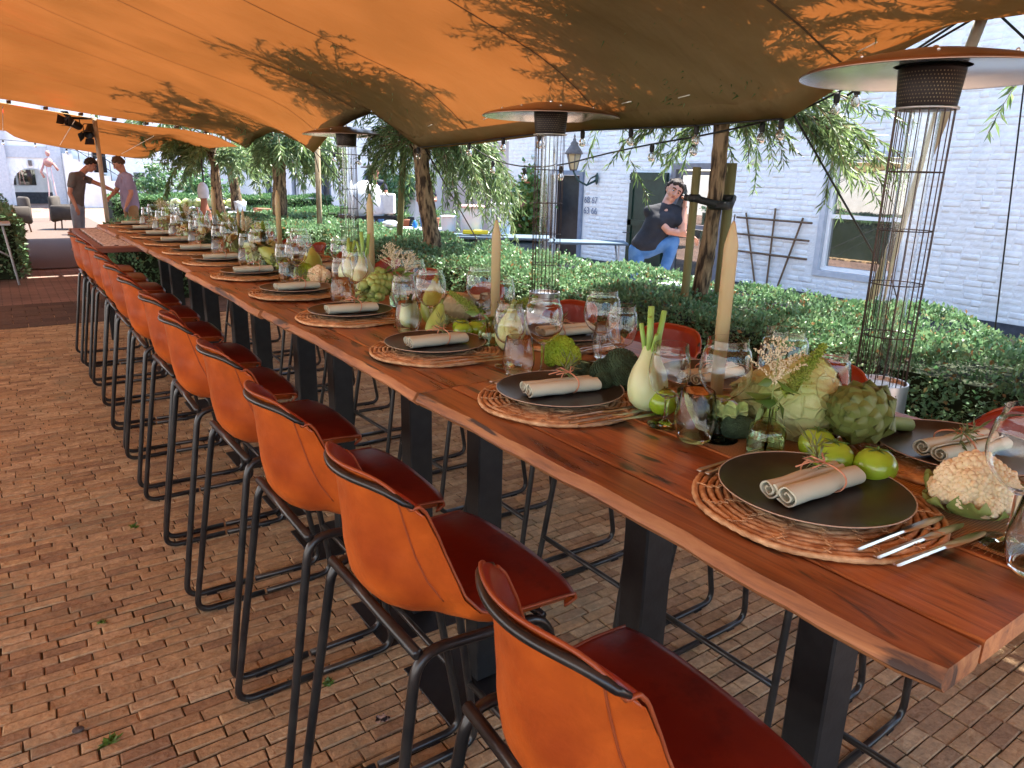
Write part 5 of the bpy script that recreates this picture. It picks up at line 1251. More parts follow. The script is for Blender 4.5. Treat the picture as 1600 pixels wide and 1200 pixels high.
def tomato(loc, rz, s, label, group='green tomatoes on the runner'):
    t = veg('tomato', loc, rz, label, 'tomato', group); r = .031 * s
    m = MB(); m.lathe([(max(.0008, r * math.sin(q)), r * .90 * (1 - math.cos(q)) - (.10 * r * math.exp(-((PI - q) / .28) ** 2))) for q in [PI * i_ / 18 for i_ in range(19)]], 24, fn=lambda a, z: 1 + .008 * math.cos(a * 5)); me = m.mesh('fruit', M['tomato_skin']); link('fruit', me, t)
    m = MB()
    for k in range(5): a = k * 1.257 + rz; m.tube([(0, 0, r * 1.71), (math.cos(a) * r * .35, math.sin(a) * r * .35, r * 1.76), (math.cos(a) * r * .62, math.sin(a) * r * .62, r * 1.74)], [.0018, .0013, .0004], 5)
    m.tube([(0, 0, r * 1.7), (.002, 0, r * 1.9)], .0016, 5); m.build('calyx', M['calyx'], t); return t
def artichoke(loc, rot, s, label, stem=True, n=46):
    t = veg('artichoke', loc, 0, label); t.rotation_euler = rot; t.scale = (s,) * 3
    m = MB(); m.ball((0, 0, .0), .034, 14, 10, (1, 1, 1.2)); m.build('heart', M['artichoke_bract'], t); G = 2.399; rs = random.Random(4)
    shp = []
    for v_ in range(3):
        mb_ = MB()
        def f(u, w):
            x = (u - .5) * .046 * math.sqrt(max(0, 1 - (max(0, w - .25) / .75) ** 2.2)); tip = -.004 * w * w
            return (x, -.010 * (2 * (u - .5)) ** 2 + tip * .4 - .004 * w, w * .048)
        mb_.grid(f, 7, 8); mb_.grid(lambda u, w: (f(u, w)[0], f(u, w)[1] - .0016, f(u, w)[2]), 7, 8); shp.append(mb_.mesh('bract', M['artichoke_bract']))
    for i in range(n):
        k = i / n; a = G * i; zz = -.030 + .062 * k; rr = .0405 * math.sqrt(max(.05, 1 - ((zz - .0) / .046) ** 2)); 
        o = link('bract', shp[i % 3], t); lean = .62 * (1 - k) - .50 * k
        ph = -1.05 + 2.05 * k; sl = math.atan2(.041 * math.sin(ph), .050 * math.cos(ph))
        o.matrix_local = Matrix.Rotation(a - PI / 2, 4, 'Z') @ Matrix.Translation((0, (.0395 - .004 * (k > .8)) * math.cos(ph), .050 * math.sin(ph) - .012)) @ Matrix.Rotation(sl * .86 - .06, 4, 'X') @ Matrix.Scale(1.02 - .22 * k, 4)
    if stem: m = MB(); m.tube([(0, 0, -.03), (.002, .001, -.06), (.006, .0, -.11), (.014, -.002, -.155)], [.016, .0115, .0105, .0115], 12); m.build('stem', M['artichoke_stem'], t)
    return t
def vase(loc, label, sprigs, s=1):
    t = empty('bud_vase', loc, 0, label, 'vase'); t.scale = (s,) * 3
    m = MB(); o = [(.001, 0), (.028, 0), (.0305, .004), (.0305, .040), (.027, .050), (.0125, .060), (.0115, .076), (.0145, .079), (.0145, .082)]
    m.lathe(o + [(r - .0016, z - .0002) for r, z in o[::-1][:-2]] + [(.028, .005), (.001, .005)], 28); m.build('bottle', M['green_glass'], t, merge=True, auto=50)
    m = MB(); m.lathe([(.001, .006), (.0275, .006), (.0275, .030), (.001, .030)], 24); m.build('water', M['water'], t, merge=True, auto=40)
    for (kind, d, h, sd) in sprigs:
        rs = np.random.RandomState(sd); d = np.array(d, float); d /= np.linalg.norm(d); p0 = np.array([0, 0, .01]); p1 = np.array([d[0] * .01, d[1] * .01, .08]); p2 = p1 + d * h
        st = MB(); st.tube([tuple(p0 - d * .0), tuple(p1), tuple(p1 + (p2 - p1) * .5), tuple(p2)], .0014, 5); so = st.build('stem', M['artichoke_stem'], t)
        if kind == 'astilbe':
            m = MB(); a0 = p1 + d * h * .35
            for b in range(26):
                k = b / 26; base = a0 + d * h * .65 * k; ln = h * .50 * (1 - k) ** .8 + .008; a = b * 2.4; e1 = np.cross(d, [0, 0, 1.]); e1 /= np.linalg.norm(e1) + 1e-9; e2 = np.cross(d, e1); dd = (e1 * math.cos(a) + e2 * math.sin(a)) * .8 + d * .62
                for q in range(int(ln / .0018)): c = base + dd * q * .0018 + rs.normal(size=3) * .0016; m.ball(tuple(c), rs.uniform(.0011, .0020), 4, 3)
            tag(m.build('plume', M['flower_cream'], so), kind='stuff')
        elif kind == 'amaranth':
            m = MB(); a0 = p1 + d * h * .25; Lh = h * .95
            for b in range(900):
                k = rs.uniform() ** .9; w = .013 * math.sin(PI * min(1, .12 + .88 * (1 - k)) ** 1.0) * (1 - k * .65) + .002; c = a0 + d * Lh * k + rs.normal(size=3) * w * .55; m.ball(tuple(c), rs.uniform(.0012, .0024), 4, 3)
            tag(m.build('spike', M['amaranth_green'], so), kind='stuff')
        P = []; D = []
        for b in range(7): P.append(p1 + d * h * rs.uniform(.05, .45)); q = rs.normal(size=3); q[2] = q[2] * .4 - .1; D.append(q)
        link('leaf', leaf_mesh('leaf', np.array(P), np.array(D), M['herb_leaf'], .042, .017, seed=sd), so)
    return t
def gourd(loc, rot, s, mt, label, L_=.07, name='squash'):
    t = veg(name, loc, 0, label); t.rotation_euler = rot; t.scale = (s,) * 3
    m = MB(); m.lathe(smooth_prof([(.001, -L_), (.018, -L_ + .004), (.034, -L_ * .5), (.036, 0), (.026, L_ * .45), (.014, L_ * .8), (.010, L_ * 1.0), (.001, L_ * 1.02)], 3), 20, fn=lambda a, z: 1 + .03 * math.cos(a * 6)); m.build('fruit', M[mt], t)
    m = MB(); m.tube([(0, 0, L_), (.002, 0, L_ + .012), (.006, 0, L_ + .02)], .005, 7); m.build('stalk', M['artichoke_stem'], t); return t
def cabbage(loc, rot, s, label, mt='cabbage_leaf', pointed=True):
    t = veg('cabbage', loc, 0, label); t.rotation_euler = rot; t.scale = (s,) * 3
    prof = [(.001, -.075), (.03, -.072), (.058, -.045), (.063, -.01), (.052, .03), (.032, .065), (.012, .094), (.001, .105)] if pointed else [(.001, -.05), (.03, -.047), (.052, -.02), (.055, .01), (.044, .038), (.02, .052), (.001, .054)]
    m = MB(); m.lathe(smooth_prof(prof, 3), 26, fn=lambda a, z: 1 + .02 * math.cos(a * 5 + z * 40)); m.build('head', M[mt], t)
    for k in range(9):
        m = MB(); a0 = k * .92 + .3; z0 = -.074 + .004 * (k % 3); hh = .80 + .1 * (k % 3)
        def f(u, v):
            z = z0 + (prof[-1][1] - z0) * v * hh; zz = max(prof[0][1] + .002, min(prof[-1][1] - .004, z)); r = float(np.interp(zz, [p[1] for p in prof], [p[0] for p in prof])); a = a0 + (u - .5) * 1.75 * math.sin(PI * (.16 + .60 * v)) + .25 * v
            lift = .0035 + .0022 * k * .5 + .006 * abs(u - .5) * 2 * (v ** 2) + .0012 * math.sin(u * 15 + v * 9) * v + .004 * math.exp(-((u - .5) / .04) ** 2) * (1 - v) + .0016 * max(0, math.sin(abs(u - .5) * 30 + v * 26)) ** 3
            return ((r + lift) * math.cos(a), (r + lift) * math.sin(a), z)
        m.grid(f, 34, 26); m.build('outer_leaf', M[mt], t)
    return t
def cauliflower(loc, rz, s, mt, label, seed=1, leaves=True, tilt=(0, 0), n=34, sm=.27, fr=3):
    t = veg('cauliflower', loc, rz, label); t.rotation_euler = (tilt[0], tilt[1], rz); t.scale = (s,) * 3
    m = curd(.044, seed, fine=fr); o = m.build('head', M[mt], t, loc=(0, 0, .030))
    if leaves:
        m = MB()
        for k in range(6): wrap_leaf(m, .041, k * 1.05, 1.15, 0.002, .017 + .010 * (k % 2), .016, seed=k, wav=1.2)
        m.build('leaf', M['artichoke_stem'], t)
    return t
def broccoli(loc, rz, s, label, seed=1):
    t = veg('broccoli', loc, rz, label); t.scale = (s,) * 3
    rs = random.Random(seed); m = MB()
    lob = [(0, 0, .040, .036), (.032, .008, .030, .026), (-.030, .012, .030, .027), (.008, -.030, .028, .026), (-.018, -.026, .026, .024), (.012, .034, .028, .024), (-.050, -.008, .020, .018), (.048, -.018, .02, .018)]
    for (x, y, z, r) in lob:
        m.ball((x, y, z), r * .97, 14, 10)
        for i in range(330):
            k = 1 - 1.35 * i / 330; rr = math.sqrt(max(0, 1 - k * k)); a = i * 2.399; q = Vector((rr * math.cos(a), rr * math.sin(a), k)); m.ball(Vector((x, y, z)) + q * r, rs.uniform(.0016, .0026), 4, 3)
    m.build('head', M['broccoli_head'], t)
    m = MB(); m.tube([(0, 0, .002), (0, 0, .03)], [.016, .02], 10); m.build('stem', M['artichoke_stem'], t); return t
def sprouts(loc, rz, s, label, seed=1):
    t = veg('sprout_stalk', loc, rz, label); t.scale = (s,) * 3
    m = MB(); m.tube([(-.02, 0, .03), (.0, 0, .05), (.04, 0, .08)], .012, 8); m.build('stalk', M['artichoke_stem'], t); rs = random.Random(seed)
    b = MB(); b.ball((0, 0, 0), .0125, 9, 7, (1, 1, 1)); b.grid(lambda u, v: (.0132 * math.cos(u * 4) * math.sin(.4 + 2 * v), .0132 * math.sin(u * 4) * math.sin(.4 + 2 * v), -.0132 * math.cos(.4 + 2 * v)), 7, 6); sm = b.mesh('sprout', M['sprout_green'])
    for i in range(46):
        a = i * 2.4; k = i / 46; link('sprout', sm, t, (-.03 + .075 * k + rs.uniform(-.004, .004), .030 * math.cos(a), .040 + .03 * k + .030 * math.sin(a)), (rs.uniform(0, 6), rs.uniform(0, 6), 0), rs.uniform(.85, 1.15))
    return t
# --- nearest group, as seen
cauliflower((1.050, .385, ZR), .4, 1.18, 'cauli_cream', 'cream cauliflower in its green leaves behind the nearest wine glass', 3, n=26, sm=.34, fr=4)
tomato((1.022, .508, ZR), .2, 1.0, 'glossy green tomato beside the cauliflower, nearest of the group of three')
tomato((.998, .562, ZR), 1.4, 1.0, 'green tomato behind the nearest plate with rosemary in front of it')
tomato((1.035, .612, ZR), 2.4, .95, 'green tomato tucked under the pointed cabbage')
artichoke((1.105, .590, ZR + .075), (R(38), R(-62), R(-40)), 1.12, 'large green artichoke with long stem lying on the tomatoes')
cabbage((1.115, .715, ZR + .062), tuple(Vector((-.42, .88, -.10)).to_track_quat('Z', 'Y').to_euler()), 1.05, 'pale pointed cabbage lying on its side behind the green vase')
vase((.985, .672, ZR), 'nearest small green glass vase with cream astilbe and green amaranth', [('astilbe', (.02, -.02, 1), .115, 1), ('amaranth', (.38, -.34, .85), .105, 2)])
m_ = MB()
for k in range(3): wrap_leaf(m_, .05, 2.2 + k * .7, 1.2, 0, .07, .03, seed=k)
t_ = veg('lettuce', (1.02, .80, ZR), .5, 'frilly pale green lettuce behind the tumbler near the pointed cabbage'); m_.build('leaf', M['cabbage_leaf'], t_)
m_ = MB(); m_.lathe(smooth_prof([(.001, 0), (.028, .004), (.034, .022), (.026, .045), (.001, .055)], 3), 18); m_.build('heart', M['cauli_green'], t_)
gourd((1.01, .745, ZR + .022), (R(90), 0, R(40)), .62, 'broccoli_head', 'dark green courgette lying beside the green vase', .09, 'courgette')
fennel((.985, .945, ZR), .5, 1.03, 'upright white fennel bulb with cut green stalks beside the dark broccoli')
tomato((.988, .905, ZR), .7, .95, 'single green tomato at the foot of the upright fennel')
broccoli((1.045, 1.085, ZR), 0, 1.12, 'dark green broccoli head right of the second plate', 2)
broccoli((1.005, 1.165, ZR), 2.1, .62, 'small dark kale like broccoli behind the second plate', 5)
cauliflower((1.045, 1.285, ZR), 1.0, 1.08, 'cauli_green', 'bright yellow green cauliflower behind the third tumbler', 5, leaves=False, n=60, sm=.20, fr=3)
gourd((1.04, 1.49, ZR + .052), (0, R(4), 0), 1.12, 'cabbage_leaf', 'pale ribbed melon behind the wine glass near the green cauliflower', .05, 'melon')
vase((1.02, 1.56, ZR), 'second small green vase holding a drooping amaranth spike', [('amaranth', (.75, -.45, .42), .11, 12), ('amaranth', (-.6, .5, .5), .10, 14)], .95)
# --- the next groups along the runner
gourd((.965, 1.745, ZR + .028), (R(12), R(20), 1.0), .80, 'squash_skin', 'long green striped squash beside the third napkin', .075)
gourd((1.01, 1.80, ZR + .028), (R(85), 0, R(60)), .7, 'artichoke_bract', 'small dark artichoke like gourd lying by the melon', .05)
for i, (x, y) in enumerate(((1.02, 1.70), (1.045, 1.665), (1.00, 1.66))): tomato((x, y, ZR), i, .85, ['green tomato left of the second vase', 'green tomato hidden behind the second vase', 'smallest green tomato before the second vase'][i])
gourd((.955, 1.885, ZR + .034), (0, 0, 0), .95, 'fennel_white', 'pear shaped pale green gourd standing beside the fourth tumbler', .045)
gourd((1.08, 1.96, ZR + .05), (R(-40), R(30), 0), 1.25, 'squash_skin', 'pale green bottle gourd leaning behind the fourth wine glass', .07)
cabbage((1.11, 1.87, ZR + .05), (0, R(10), .6), .78, 'round peach tinted squash behind the pale gourds', 'squash_pale', False)
sprouts((1.00, 2.235, ZR), .6, 1.15, 'brussels sprout stalk heaped beside the fourth wine glass')
vase((1.08, 2.22, ZR), 'third small vase with pinkish astilbe above the brussels sprouts', [('astilbe', (-.15, .1, 1), .13, 21), ('astilbe', (.4, -.3, 1), .11, 22)], 1)
fennel((1.09, 2.52, ZR), 1.0, 1.15, 'upright fennel with leafy stalks in front of the third candle')
fennel((1.06, 2.62, ZR + .03), 2.0, .95, 'tilted fennel behind the leafy one near the third candle', (.5, .3))
r_ = random.Random(8); desc = {'c': 'cream cauliflower', 'g': 'yellow green cauliflower', 'b': 'dark broccoli', 'p': 'pale pointed cabbage', 'f': 'upright fennel', 's': 'green squash', 't': 'green tomato', 'a': 'artichoke', 'v': 'green vase with sprigs', 'e': 'pale gourd'}
seq = [('c', 2.80), ('g', 2.93), ('b', 3.02), ('s', 3.10), ('t', 3.18), ('t', 3.22), ('a', 3.27), ('s', 3.36), ('v', 3.44), ('p', 3.55), ('t', 3.62), ('f', 3.80), ('b', 3.90), ('v', 4.0), ('p', 4.10), ('e', 4.20), ('v', 4.42), ('b', 4.52), ('g', 4.62), ('t', 4.70), ('f', 4.80), ('a', 4.9), ('v', 5.12), ('c', 5.22), ('e', 5.33), ('b', 5.45), ('v', 5.58), ('p', 5.70), ('g', 5.82), ('f', 5.95), ('v', 6.08), ('e', 6.2), ('c', 6.32), ('v', 6.45)]
cnt = {}
for kd, y in seq:
    x = 1.05 + r_.uniform(-.055, .055); k = cnt.get(kd, 0); cnt[kd] = k + 1
    lab = '%s on the runner, %s of its kind counted towards the far end' % (desc[kd], ORD[k]) if kd not in 'cgbpfsteav' or True else ''
    lab = '%s beyond the third candle, %s such towards the far end' % (desc[kd], ORD[k])
    s = r_.uniform(.85, 1.1)
    if kd == 'c': cauliflower((x, y, ZR), k, s, 'cauli_cream', lab, 30 + k, n=20, sm=.34, fr=2)
    if kd == 'g': cauliflower((x, y, ZR), k, s, 'cauli_green', lab, 40 + k, leaves=False, n=30, sm=.26, fr=2)
    if kd == 'b': broccoli((x, y, ZR), k, s, lab, 50 + k)
    if kd == 'p': cabbage((x, y, ZR + .055), (R(10), R(-70), r_.uniform(-1, 1)), s * .85, lab)
    if kd == 'f': fennel((x, y, ZR), k, s, lab)
    if kd == 's': gourd((x, y, ZR + .055), (R(-50), R(20), k * 1.2), s * 1.15, 'squash_skin', lab, .075)
    if kd == 't': tomato((x - .04 * (k % 3), y, ZR), k, s, lab)
    if kd == 'a': artichoke((x, y, ZR + .045), (R(20), R(-60), k), s * .95, lab, n=34)
    if kd == 'e': gourd((x, y, ZR + .036), (0, R(10), 0), s, 'fennel_white', lab, .045)
    if kd == 'v': vase((x, y, ZR), lab, [('astilbe', (r_.uniform(-.4, .4), r_.uniform(-.4, .4), 1), .12, 60 + k), ('amaranth', (r_.uniform(-.5, .5), r_.uniform(-.5, .5), .9), .12, 70 + k)])
# ================================================================== people
def flesh(name, caps, mt, parent, vox=.012, smooth=4, extra=()):
    """one continuous surface grown round a set of tapered limbs: (p0, r0, p1, r1[, side scale vec])"""
    m = MB()
    for c in caps:
        a, ra, b, rb = Vector(c[0]), c[1], Vector(c[2]), c[3]; n = max(2, int((b - a).length / max(.012, min(ra, rb) * .6)) + 1)
        pts = [a.lerp(b, i / n) for i in range(n + 1)]; rr = [ra + (rb - ra) * i / n for i in range(n + 1)]
        m.tube(pts, rr, 14); m.ball(a, ra, 14, 10); m.ball(b, rb, 14, 10)
    for e in extra: m.add(e.v, e.f)
    me = m.mesh('t', mt); o = bpy.data.objects.new('t', me); col.objects.link(o)
    r = o.modifiers.new('r', 'REMESH'); r.mode = 'VOXEL'; r.voxel_size = vox; r.use_smooth_shade = True
    s = o.modifiers.new('s', 'SMOOTH'); s.iterations = smooth; s.factor = .5
    bpy.context.view_layer.update(); out = bpy.data.meshes.new_from_object(o.evaluated_get(bpy.context.evaluated_depsgraph_get())); bpy.data.objects.remove(o)
    out.materials.clear(); out.materials.append(mt); out.shade_smooth(); out.name = name
    return link(name, out, parent)
def person(label, loc, J, top, bottom, hair, shoes, head_dir, k=1.0, sleeve=.55, hands=(None, None), loose=1.0, belly=0, vox=.012, girth=.92):
    t = empty('person', loc, 0, label, 'person'); o = Vector(loc); g = {n: Vector(p) - o for n, p in J.items() if n != 'footdir'}
    hd = Vector(head_dir).normalized(); s = k; g['belly'] = g['pelvis'].lerp(g['chest'], .5)
    up = (g['head'] - g['neck']).normalized(); up = (up - hd * up.dot(hd)).normalized(); side = up.cross(hd).normalized(); c = g['head'] + up * .012 * s
    B = Matrix((side, hd, up)).transposed()
    def hpt(x, y, z): return c + B @ Vector((x, y, z)) * s
    # torso front axis for flattening the chest: two parallel columns give the width
    shv = (g['shL'] - g['shR']).normalized(); hpv = (g['hipL'] - g['hipR']).normalized()
    def col2(p, v, w): return p - v * w, p + v * w
    def torso(gr, low=1.0):
        out = []; a0, a1 = col2(g['pelvis'] + Vector((0, 0, .02)), hpv, .070 * s * low * girth); b0, b1 = col2(g['belly'], (shv + hpv).normalized(), (.060 + belly * .5) * s * low); c0, c1 = col2(g['chest'], shv, .085 * s * girth); n_ = g['chest'].lerp(g['neck'], .55)
        d0, d1 = col2(n_, shv, .075 * s)
        for p, q, r1, r2 in ((a0, b0, .088, .086), (a1, b1, .088, .086), (b0, c0, .086, .096), (b1, c1, .086, .096), (c0, d0, .096, .058), (c1, d1, .096, .058), (a0, a1, .088, .088), (c0, c1, .096, .096), (b0, b1, .086, .086)):
            r1f, r2f = r1 * girth, r2 * girth; out.append((p, (r1f * s + gr + (belly if r1 == .086 or r1 == .088 else 0)), q, (r2f * s + gr + (belly if r2 == .086 else 0))))
        out.append((d0, .055 * s + gr, g['shR'], .048 * s + gr)); out.append((d1, .055 * s + gr, g['shL'], .048 * s + gr)); out.append((c0, .07 * s + gr, g['shR'], .046 * s + gr)); out.append((c1, .07 * s + gr, g['shL'], .046 * s + gr)); return out
    caps = torso(-.004); caps += [(g['chest'].lerp(g['neck'], .5), .06 * s, g['neck'], .056 * s), (g['neck'], .056 * s, g['head'] - up * .03 * s - hd * .015 * s, .055 * s)]
    P = {}
    for q in 'LR':
        hv = (g['wr' + q] - g['el' + q]).normalized() if hands[0 if q == 'L' else 1] is None else Vector(hands[0 if q == 'L' else 1]).normalized(); P[q] = hv
        mid = g['el' + q].lerp(g['wr' + q], .35)
        caps += [(g['sh' + q], .052 * s, g['el' + q], .038 * s), (g['el' + q], .038 * s, mid, .039 * s), (mid, .039 * s, g['wr' + q], .026 * s)]
        cf = g['kn' + q].lerp(g['an' + q], .3)
        caps += [(g['hip' + q], .066 * s, g['kn' + q], .048 * s), (g['kn' + q], .048 * s, cf, .048 * s), (cf, .048 * s, g['an' + q], .034 * s)]
    # skull, jaw, nose, ears, brow
    caps += [(hpt(0, -.012, .030), .086 * s, hpt(0, .004, .034), .082 * s), (hpt(0, .012, .0), .073 * s, hpt(0, .030, -.062), .050 * s), (hpt(-.022, .034, -.075), .030 * s, hpt(.022, .034, -.075), .030 * s), (hpt(0, .058, -.082), .020 * s, hpt(0, .050, -.05), .03 * s)]
    caps += [(hpt(0, .082, .026), .009 * s, hpt(0, .100, -.022), .0135 * s), (hpt(-.012, .088, -.026), .010 * s, hpt(.012, .088, -.026), .010 * s), (hpt(-.036, .070, .036), .013 * s, hpt(.036, .070, .036), .013 * s)]
    for q in (-1, 1): caps += [(hpt(q * .078, -.006, .012), .013 * s, hpt(q * .076, -.004, -.018), .010 * s), (hpt(q * .040, .050, -.012), .026 * s, hpt(q * .034, .052, -.03), .024 * s)]
    for q in 'LR':
        hv = P[q]; sd = hv.cross(Vector((0, 0, 1)))
        if sd.length < .3: sd = hv.cross(side)
        sd.normalize(); pn = sd.cross(hv).normalized(); bend = -pn if pn.z > 0 else pn; w = g['wr' + q] + hv * .055 * s
        for f in range(4):
            b0 = w + sd * (f - 1.5) * .0185 * s; ln = (.036, .042, .040, .031)[f] * s; kn_ = b0 + hv * .030 * s
            caps += [(g['wr' + q] + hv * .012 * s + sd * (f - 1.5) * .010 * s, .015 * s, b0 + hv * .01 * s, .0125 * s), (b0, .0105 * s, kn_ + hv * ln * .3, .0095 * s), (kn_ + hv * ln * .3, .0095 * s, kn_ + hv * ln * .9 + bend * ln * .35, .0085 * s), (kn_ + hv * ln * .9 + bend * ln * .35, .0085 * s, kn_ + hv * ln * 1.2 + bend * ln * .85, .0070 * s)]
        b0 = g['wr' + q] + hv * .018 * s + sd * .018 * s; b1 = b0 + sd * .028 * s + hv * .024 * s; caps += [(b0, .016 * s, b1, .0115 * s), (b1, .0115 * s, b1 + hv * .036 * s + sd * .004 * s, .0085 * s)]
    flesh('body', caps, M['skin'], t, min(vox, .0085), 2)
    for q in (-1, 1):
        e = MB(); e.ball(hpt(q * .031, .070, .014), .0120 * s, 8, 6); eo = e.build('eye', M['eye_white'], t); e = MB(); e.ball(hpt(q * .031, .0800, .014), .0085 * s, 7, 5); e.build('iris', M['eye_dark'], eo)
        e = MB(); e.tube([hpt(q * .013, .086, .036), hpt(q * .032, .084, .042), hpt(q * .051, .070, .036)], .0065 * s, 5); e.build('eyebrow', M[hair], t)
    e = MB(); e.tube([hpt(-.022, .080, -.052), hpt(0, .089, -.050), hpt(.022, .080, -.052)], [.003 * s, .0055 * s, .003 * s], 6); e.build('mouth', M['lip'], t)
    hc = []; rs = random.Random(int(loc[1] * 10) + 3)
    for i in range(120):
        z = 1 - 1.55 * i / 120; a = i * 2.399; r = math.sqrt(max(0, 1 - z * z)); x, y = r * math.cos(a), r * math.sin(a)
        if y > .25 and z < .38 + .20 * y: continue
        if abs(x) > .8 and z < .0 and y > -.2: continue
        if z < -.45: continue
        p = hpt(x * .080, -.010 + y * .088, .036 + z * .086); hc.append((p, rs.uniform(.018, .028) * s, p + (p - c) * rs.uniform(.05, .22), rs.uniform(.009, .016) * s))
    flesh('hair', hc, M[hair], t, .007, 0)
    # shirt and trousers
    gr = .016 * loose; cp = torso(gr, 1.06)
    for q in 'LR':
        cp.append((g['chest'].lerp(g['neck'], .82), .046 * s + gr, g['sh' + q], .040 * s + gr))
        e_ = g['sh' + q].lerp(g['el' + q], sleeve); cp.append((g['sh' + q], .048 * s + gr, e_, .046 * s + gr * 1.1))
    lowp = g['pelvis'] + Vector((0, 0, .01)); a0, a1 = col2(lowp, hpv, .070 * s * girth); cp.append((a0, (.090 * girth + belly) * s + gr, a1, (.090 * girth + belly) * s + gr))
    flesh('shirt', cp, M[top], t, vox, 3)
    tp = [(g['hipL'], .092 * s, g['hipR'], .092 * s)]
    for q in 'LR':
        cf = g['kn' + q].lerp(g['an' + q], .3); tp += [(g['hip' + q], .092 * s, g['kn' + q], .066 * s), (g['kn' + q], .066 * s, cf, .064 * s), (cf, .068 * s, g['an' + q], .055 * s)]
    flesh('trousers', tp, M[bottom], t, vox, 3)
    fd = Vector(J['footdir']).normalized() if 'footdir' in J else Vector((hd.x, hd.y, 0)).normalized()
    for q in 'LR':
        a = g['an' + q] - Vector((0, 0, .03 * s)); flesh('shoe', [(a - fd * .05 * s, .040 * s, a + fd * .05 * s, .042 * s), (a + fd * .05 * s - Vector((0, 0, .008)), .040 * s, a + fd * .14 * s - Vector((0, 0, .016)), .030 * s)], M[shoes], t, .012, 2)
    return t, hpt
# --- man leaning on his raised knee, phone hand at his cheek
th_, hp_ = person('dark haired man in black t-shirt and jeans leaning on his raised knee, hand at cheek', (5.3, 5.35, -.03), dict(
    pelvis=(5.35, 5.31, .87), chest=(5.49, 5.25, 1.125), neck=(5.55, 5.26, 1.28), head=(5.60, 5.235, 1.395),
    shR=(5.385, 5.33, 1.215), elR=(5.48, 5.14, 1.03), wrR=(5.69, 5.03, .99), shL=(5.655, 5.19, 1.22), elL=(5.60, 5.06, 1.03), wrL=(5.655, 5.11, 1.24),
    hipR=(5.28, 5.36, .83), knR=(5.25, 5.33, .44), anR=(5.20, 5.42, .05), hipL=(5.37, 5.31, .83), knL=(5.57, 5.14, .93), anL=(5.46, 5.14, .63), footdir=(.5, -.6, 0)),
    'shirt_black', 'jeans', 'hair_dark', 'shoe_brown', (-.50, -.85, -.12), .93, .58, hands=((.02, .12, 1), (1, -.3, -.8)), vox=.010, girth=.90)
text('o ooo', .05, (.215, -.165, 1.095), (R(80), 0, R(28)), M['print_white'], th_, 'shirt_print')
m_ = MB(); m_.box((5.645 - 5.3, 5.16 - 5.35, 1.325 + .03), (.012, .055, .11), rot=(.3, .2, .4)); ph = m_.build('telephone', M['screen_black'], smooth=False, loc=(5.3, 5.35, -.03)); tag(ph, 'dark phone held to the cheek of the leaning man', 'phone')
m_ = MB(); m_.cbox((5.47, 5.06, .24), (.55, .34, .53), .02); tag(m_.build('stone_block', M['sill_grey'], smooth=False), 'grey stone block under the raised foot of the leaning man', 'block')
# --- two men standing beyond the table
person('man in grey t-shirt and pale jeans bending his head, arm reaching to the right', (1.15, 15.9, 0), dict(
    pelvis=(1.24, 15.9, .84), chest=(1.30, 15.9, 1.22), neck=(1.40, 15.9, 1.42), head=(1.53, 15.88, 1.53),
    shR=(1.22, 15.72, 1.36), elR=(1.13, 15.68, 1.05), wrR=(1.20, 15.62, .80), shL=(1.36, 16.05, 1.34), elL=(1.62, 15.95, 1.22), wrL=(1.88, 15.85, 1.09),
    hipR=(1.20, 15.80, .80), knR=(1.18, 15.80, .42), anR=(1.13, 15.8, .07), hipL=(1.28, 16.0, .80), knL=(1.26, 15.98, .42), anL=(1.24, 16.0, .07), footdir=(1, -.15, 0)),
    'shirt_grey', 'jeans_pale', 'hair_dark', 'shoe_tan', (.85, -.15, -.5), 1.0, .55, loose=1.08)
person('heavy man in lilac short sleeved shirt and khaki trousers looking down to the left', (2.1, 15.7, 0), dict(
    pelvis=(2.10, 15.7, .82), chest=(2.09, 15.7, 1.22), neck=(2.04, 15.7, 1.43), head=(1.99, 15.68, 1.56),
    shR=(2.04, 15.88, 1.36), elR=(1.92, 15.9, 1.10), wrR=(1.80, 15.8, 1.0), shL=(2.10, 15.50, 1.36), elL=(2.10, 15.44, 1.06), wrL=(1.99, 15.44, .84),
    hipR=(2.08, 15.82, .80), knR=(2.06, 15.82, .42), anR=(2.08, 15.82, .07), hipL=(2.12, 15.58, .80), knL=(2.12, 15.58, .42), anL=(2.14, 15.58, .07), footdir=(-1, -.2, 0)),
    'shirt_lilac', 'khaki', 'hair_brown', 'shoe_brown', (-.85, -.05, -.42), 1.05, .62, loose=1.22, belly=.03)
# --- two men with folded arms near the second house
def folded(label, x, y, h, hairm, fac, seed):
    f = Vector(fac).normalized(); s_ = Vector((-f.y, f.x, 0)); o = Vector((x, y, 0)); k = h / 1.75
    W_ = lambda a, b, z: tuple(o + s_ * a * k + f * b * k + Vector((0, 0, z * k)))
    return person(label, (x, y, -.04), dict(pelvis=W_(0, 0, .92), chest=W_(0, 0, 1.27), neck=W_(0, .01, 1.47), head=W_(0, .03, 1.62), shL=W_(.18, 0, 1.40), elL=W_(.235, .10, 1.13), wrL=W_(.0, .25, 1.17),
        shR=W_(-.18, 0, 1.40), elR=W_(-.235, .10, 1.12), wrR=W_(-.02, .27, 1.11), hipL=W_(.09, 0, .88), knL=W_(.10, .02, .48), anL=W_(.11, 0, .07), hipR=W_(-.09, 0, .88), knR=W_(-.10, .02, .48), anR=W_(-.11, 0, .07)),
        'shirt_navy', 'jeans', hairm, 'shoe_brown', (f.x, f.y, -.05), k, .5, hands=(tuple(-s_ + f * .1), tuple(s_ + f * .1)))
folded('man in navy t-shirt with folded arms, partly behind the willow trunk', 7.05, 15.5, 1.66, 'hair_brown', (-.2, -1, 0), 1)
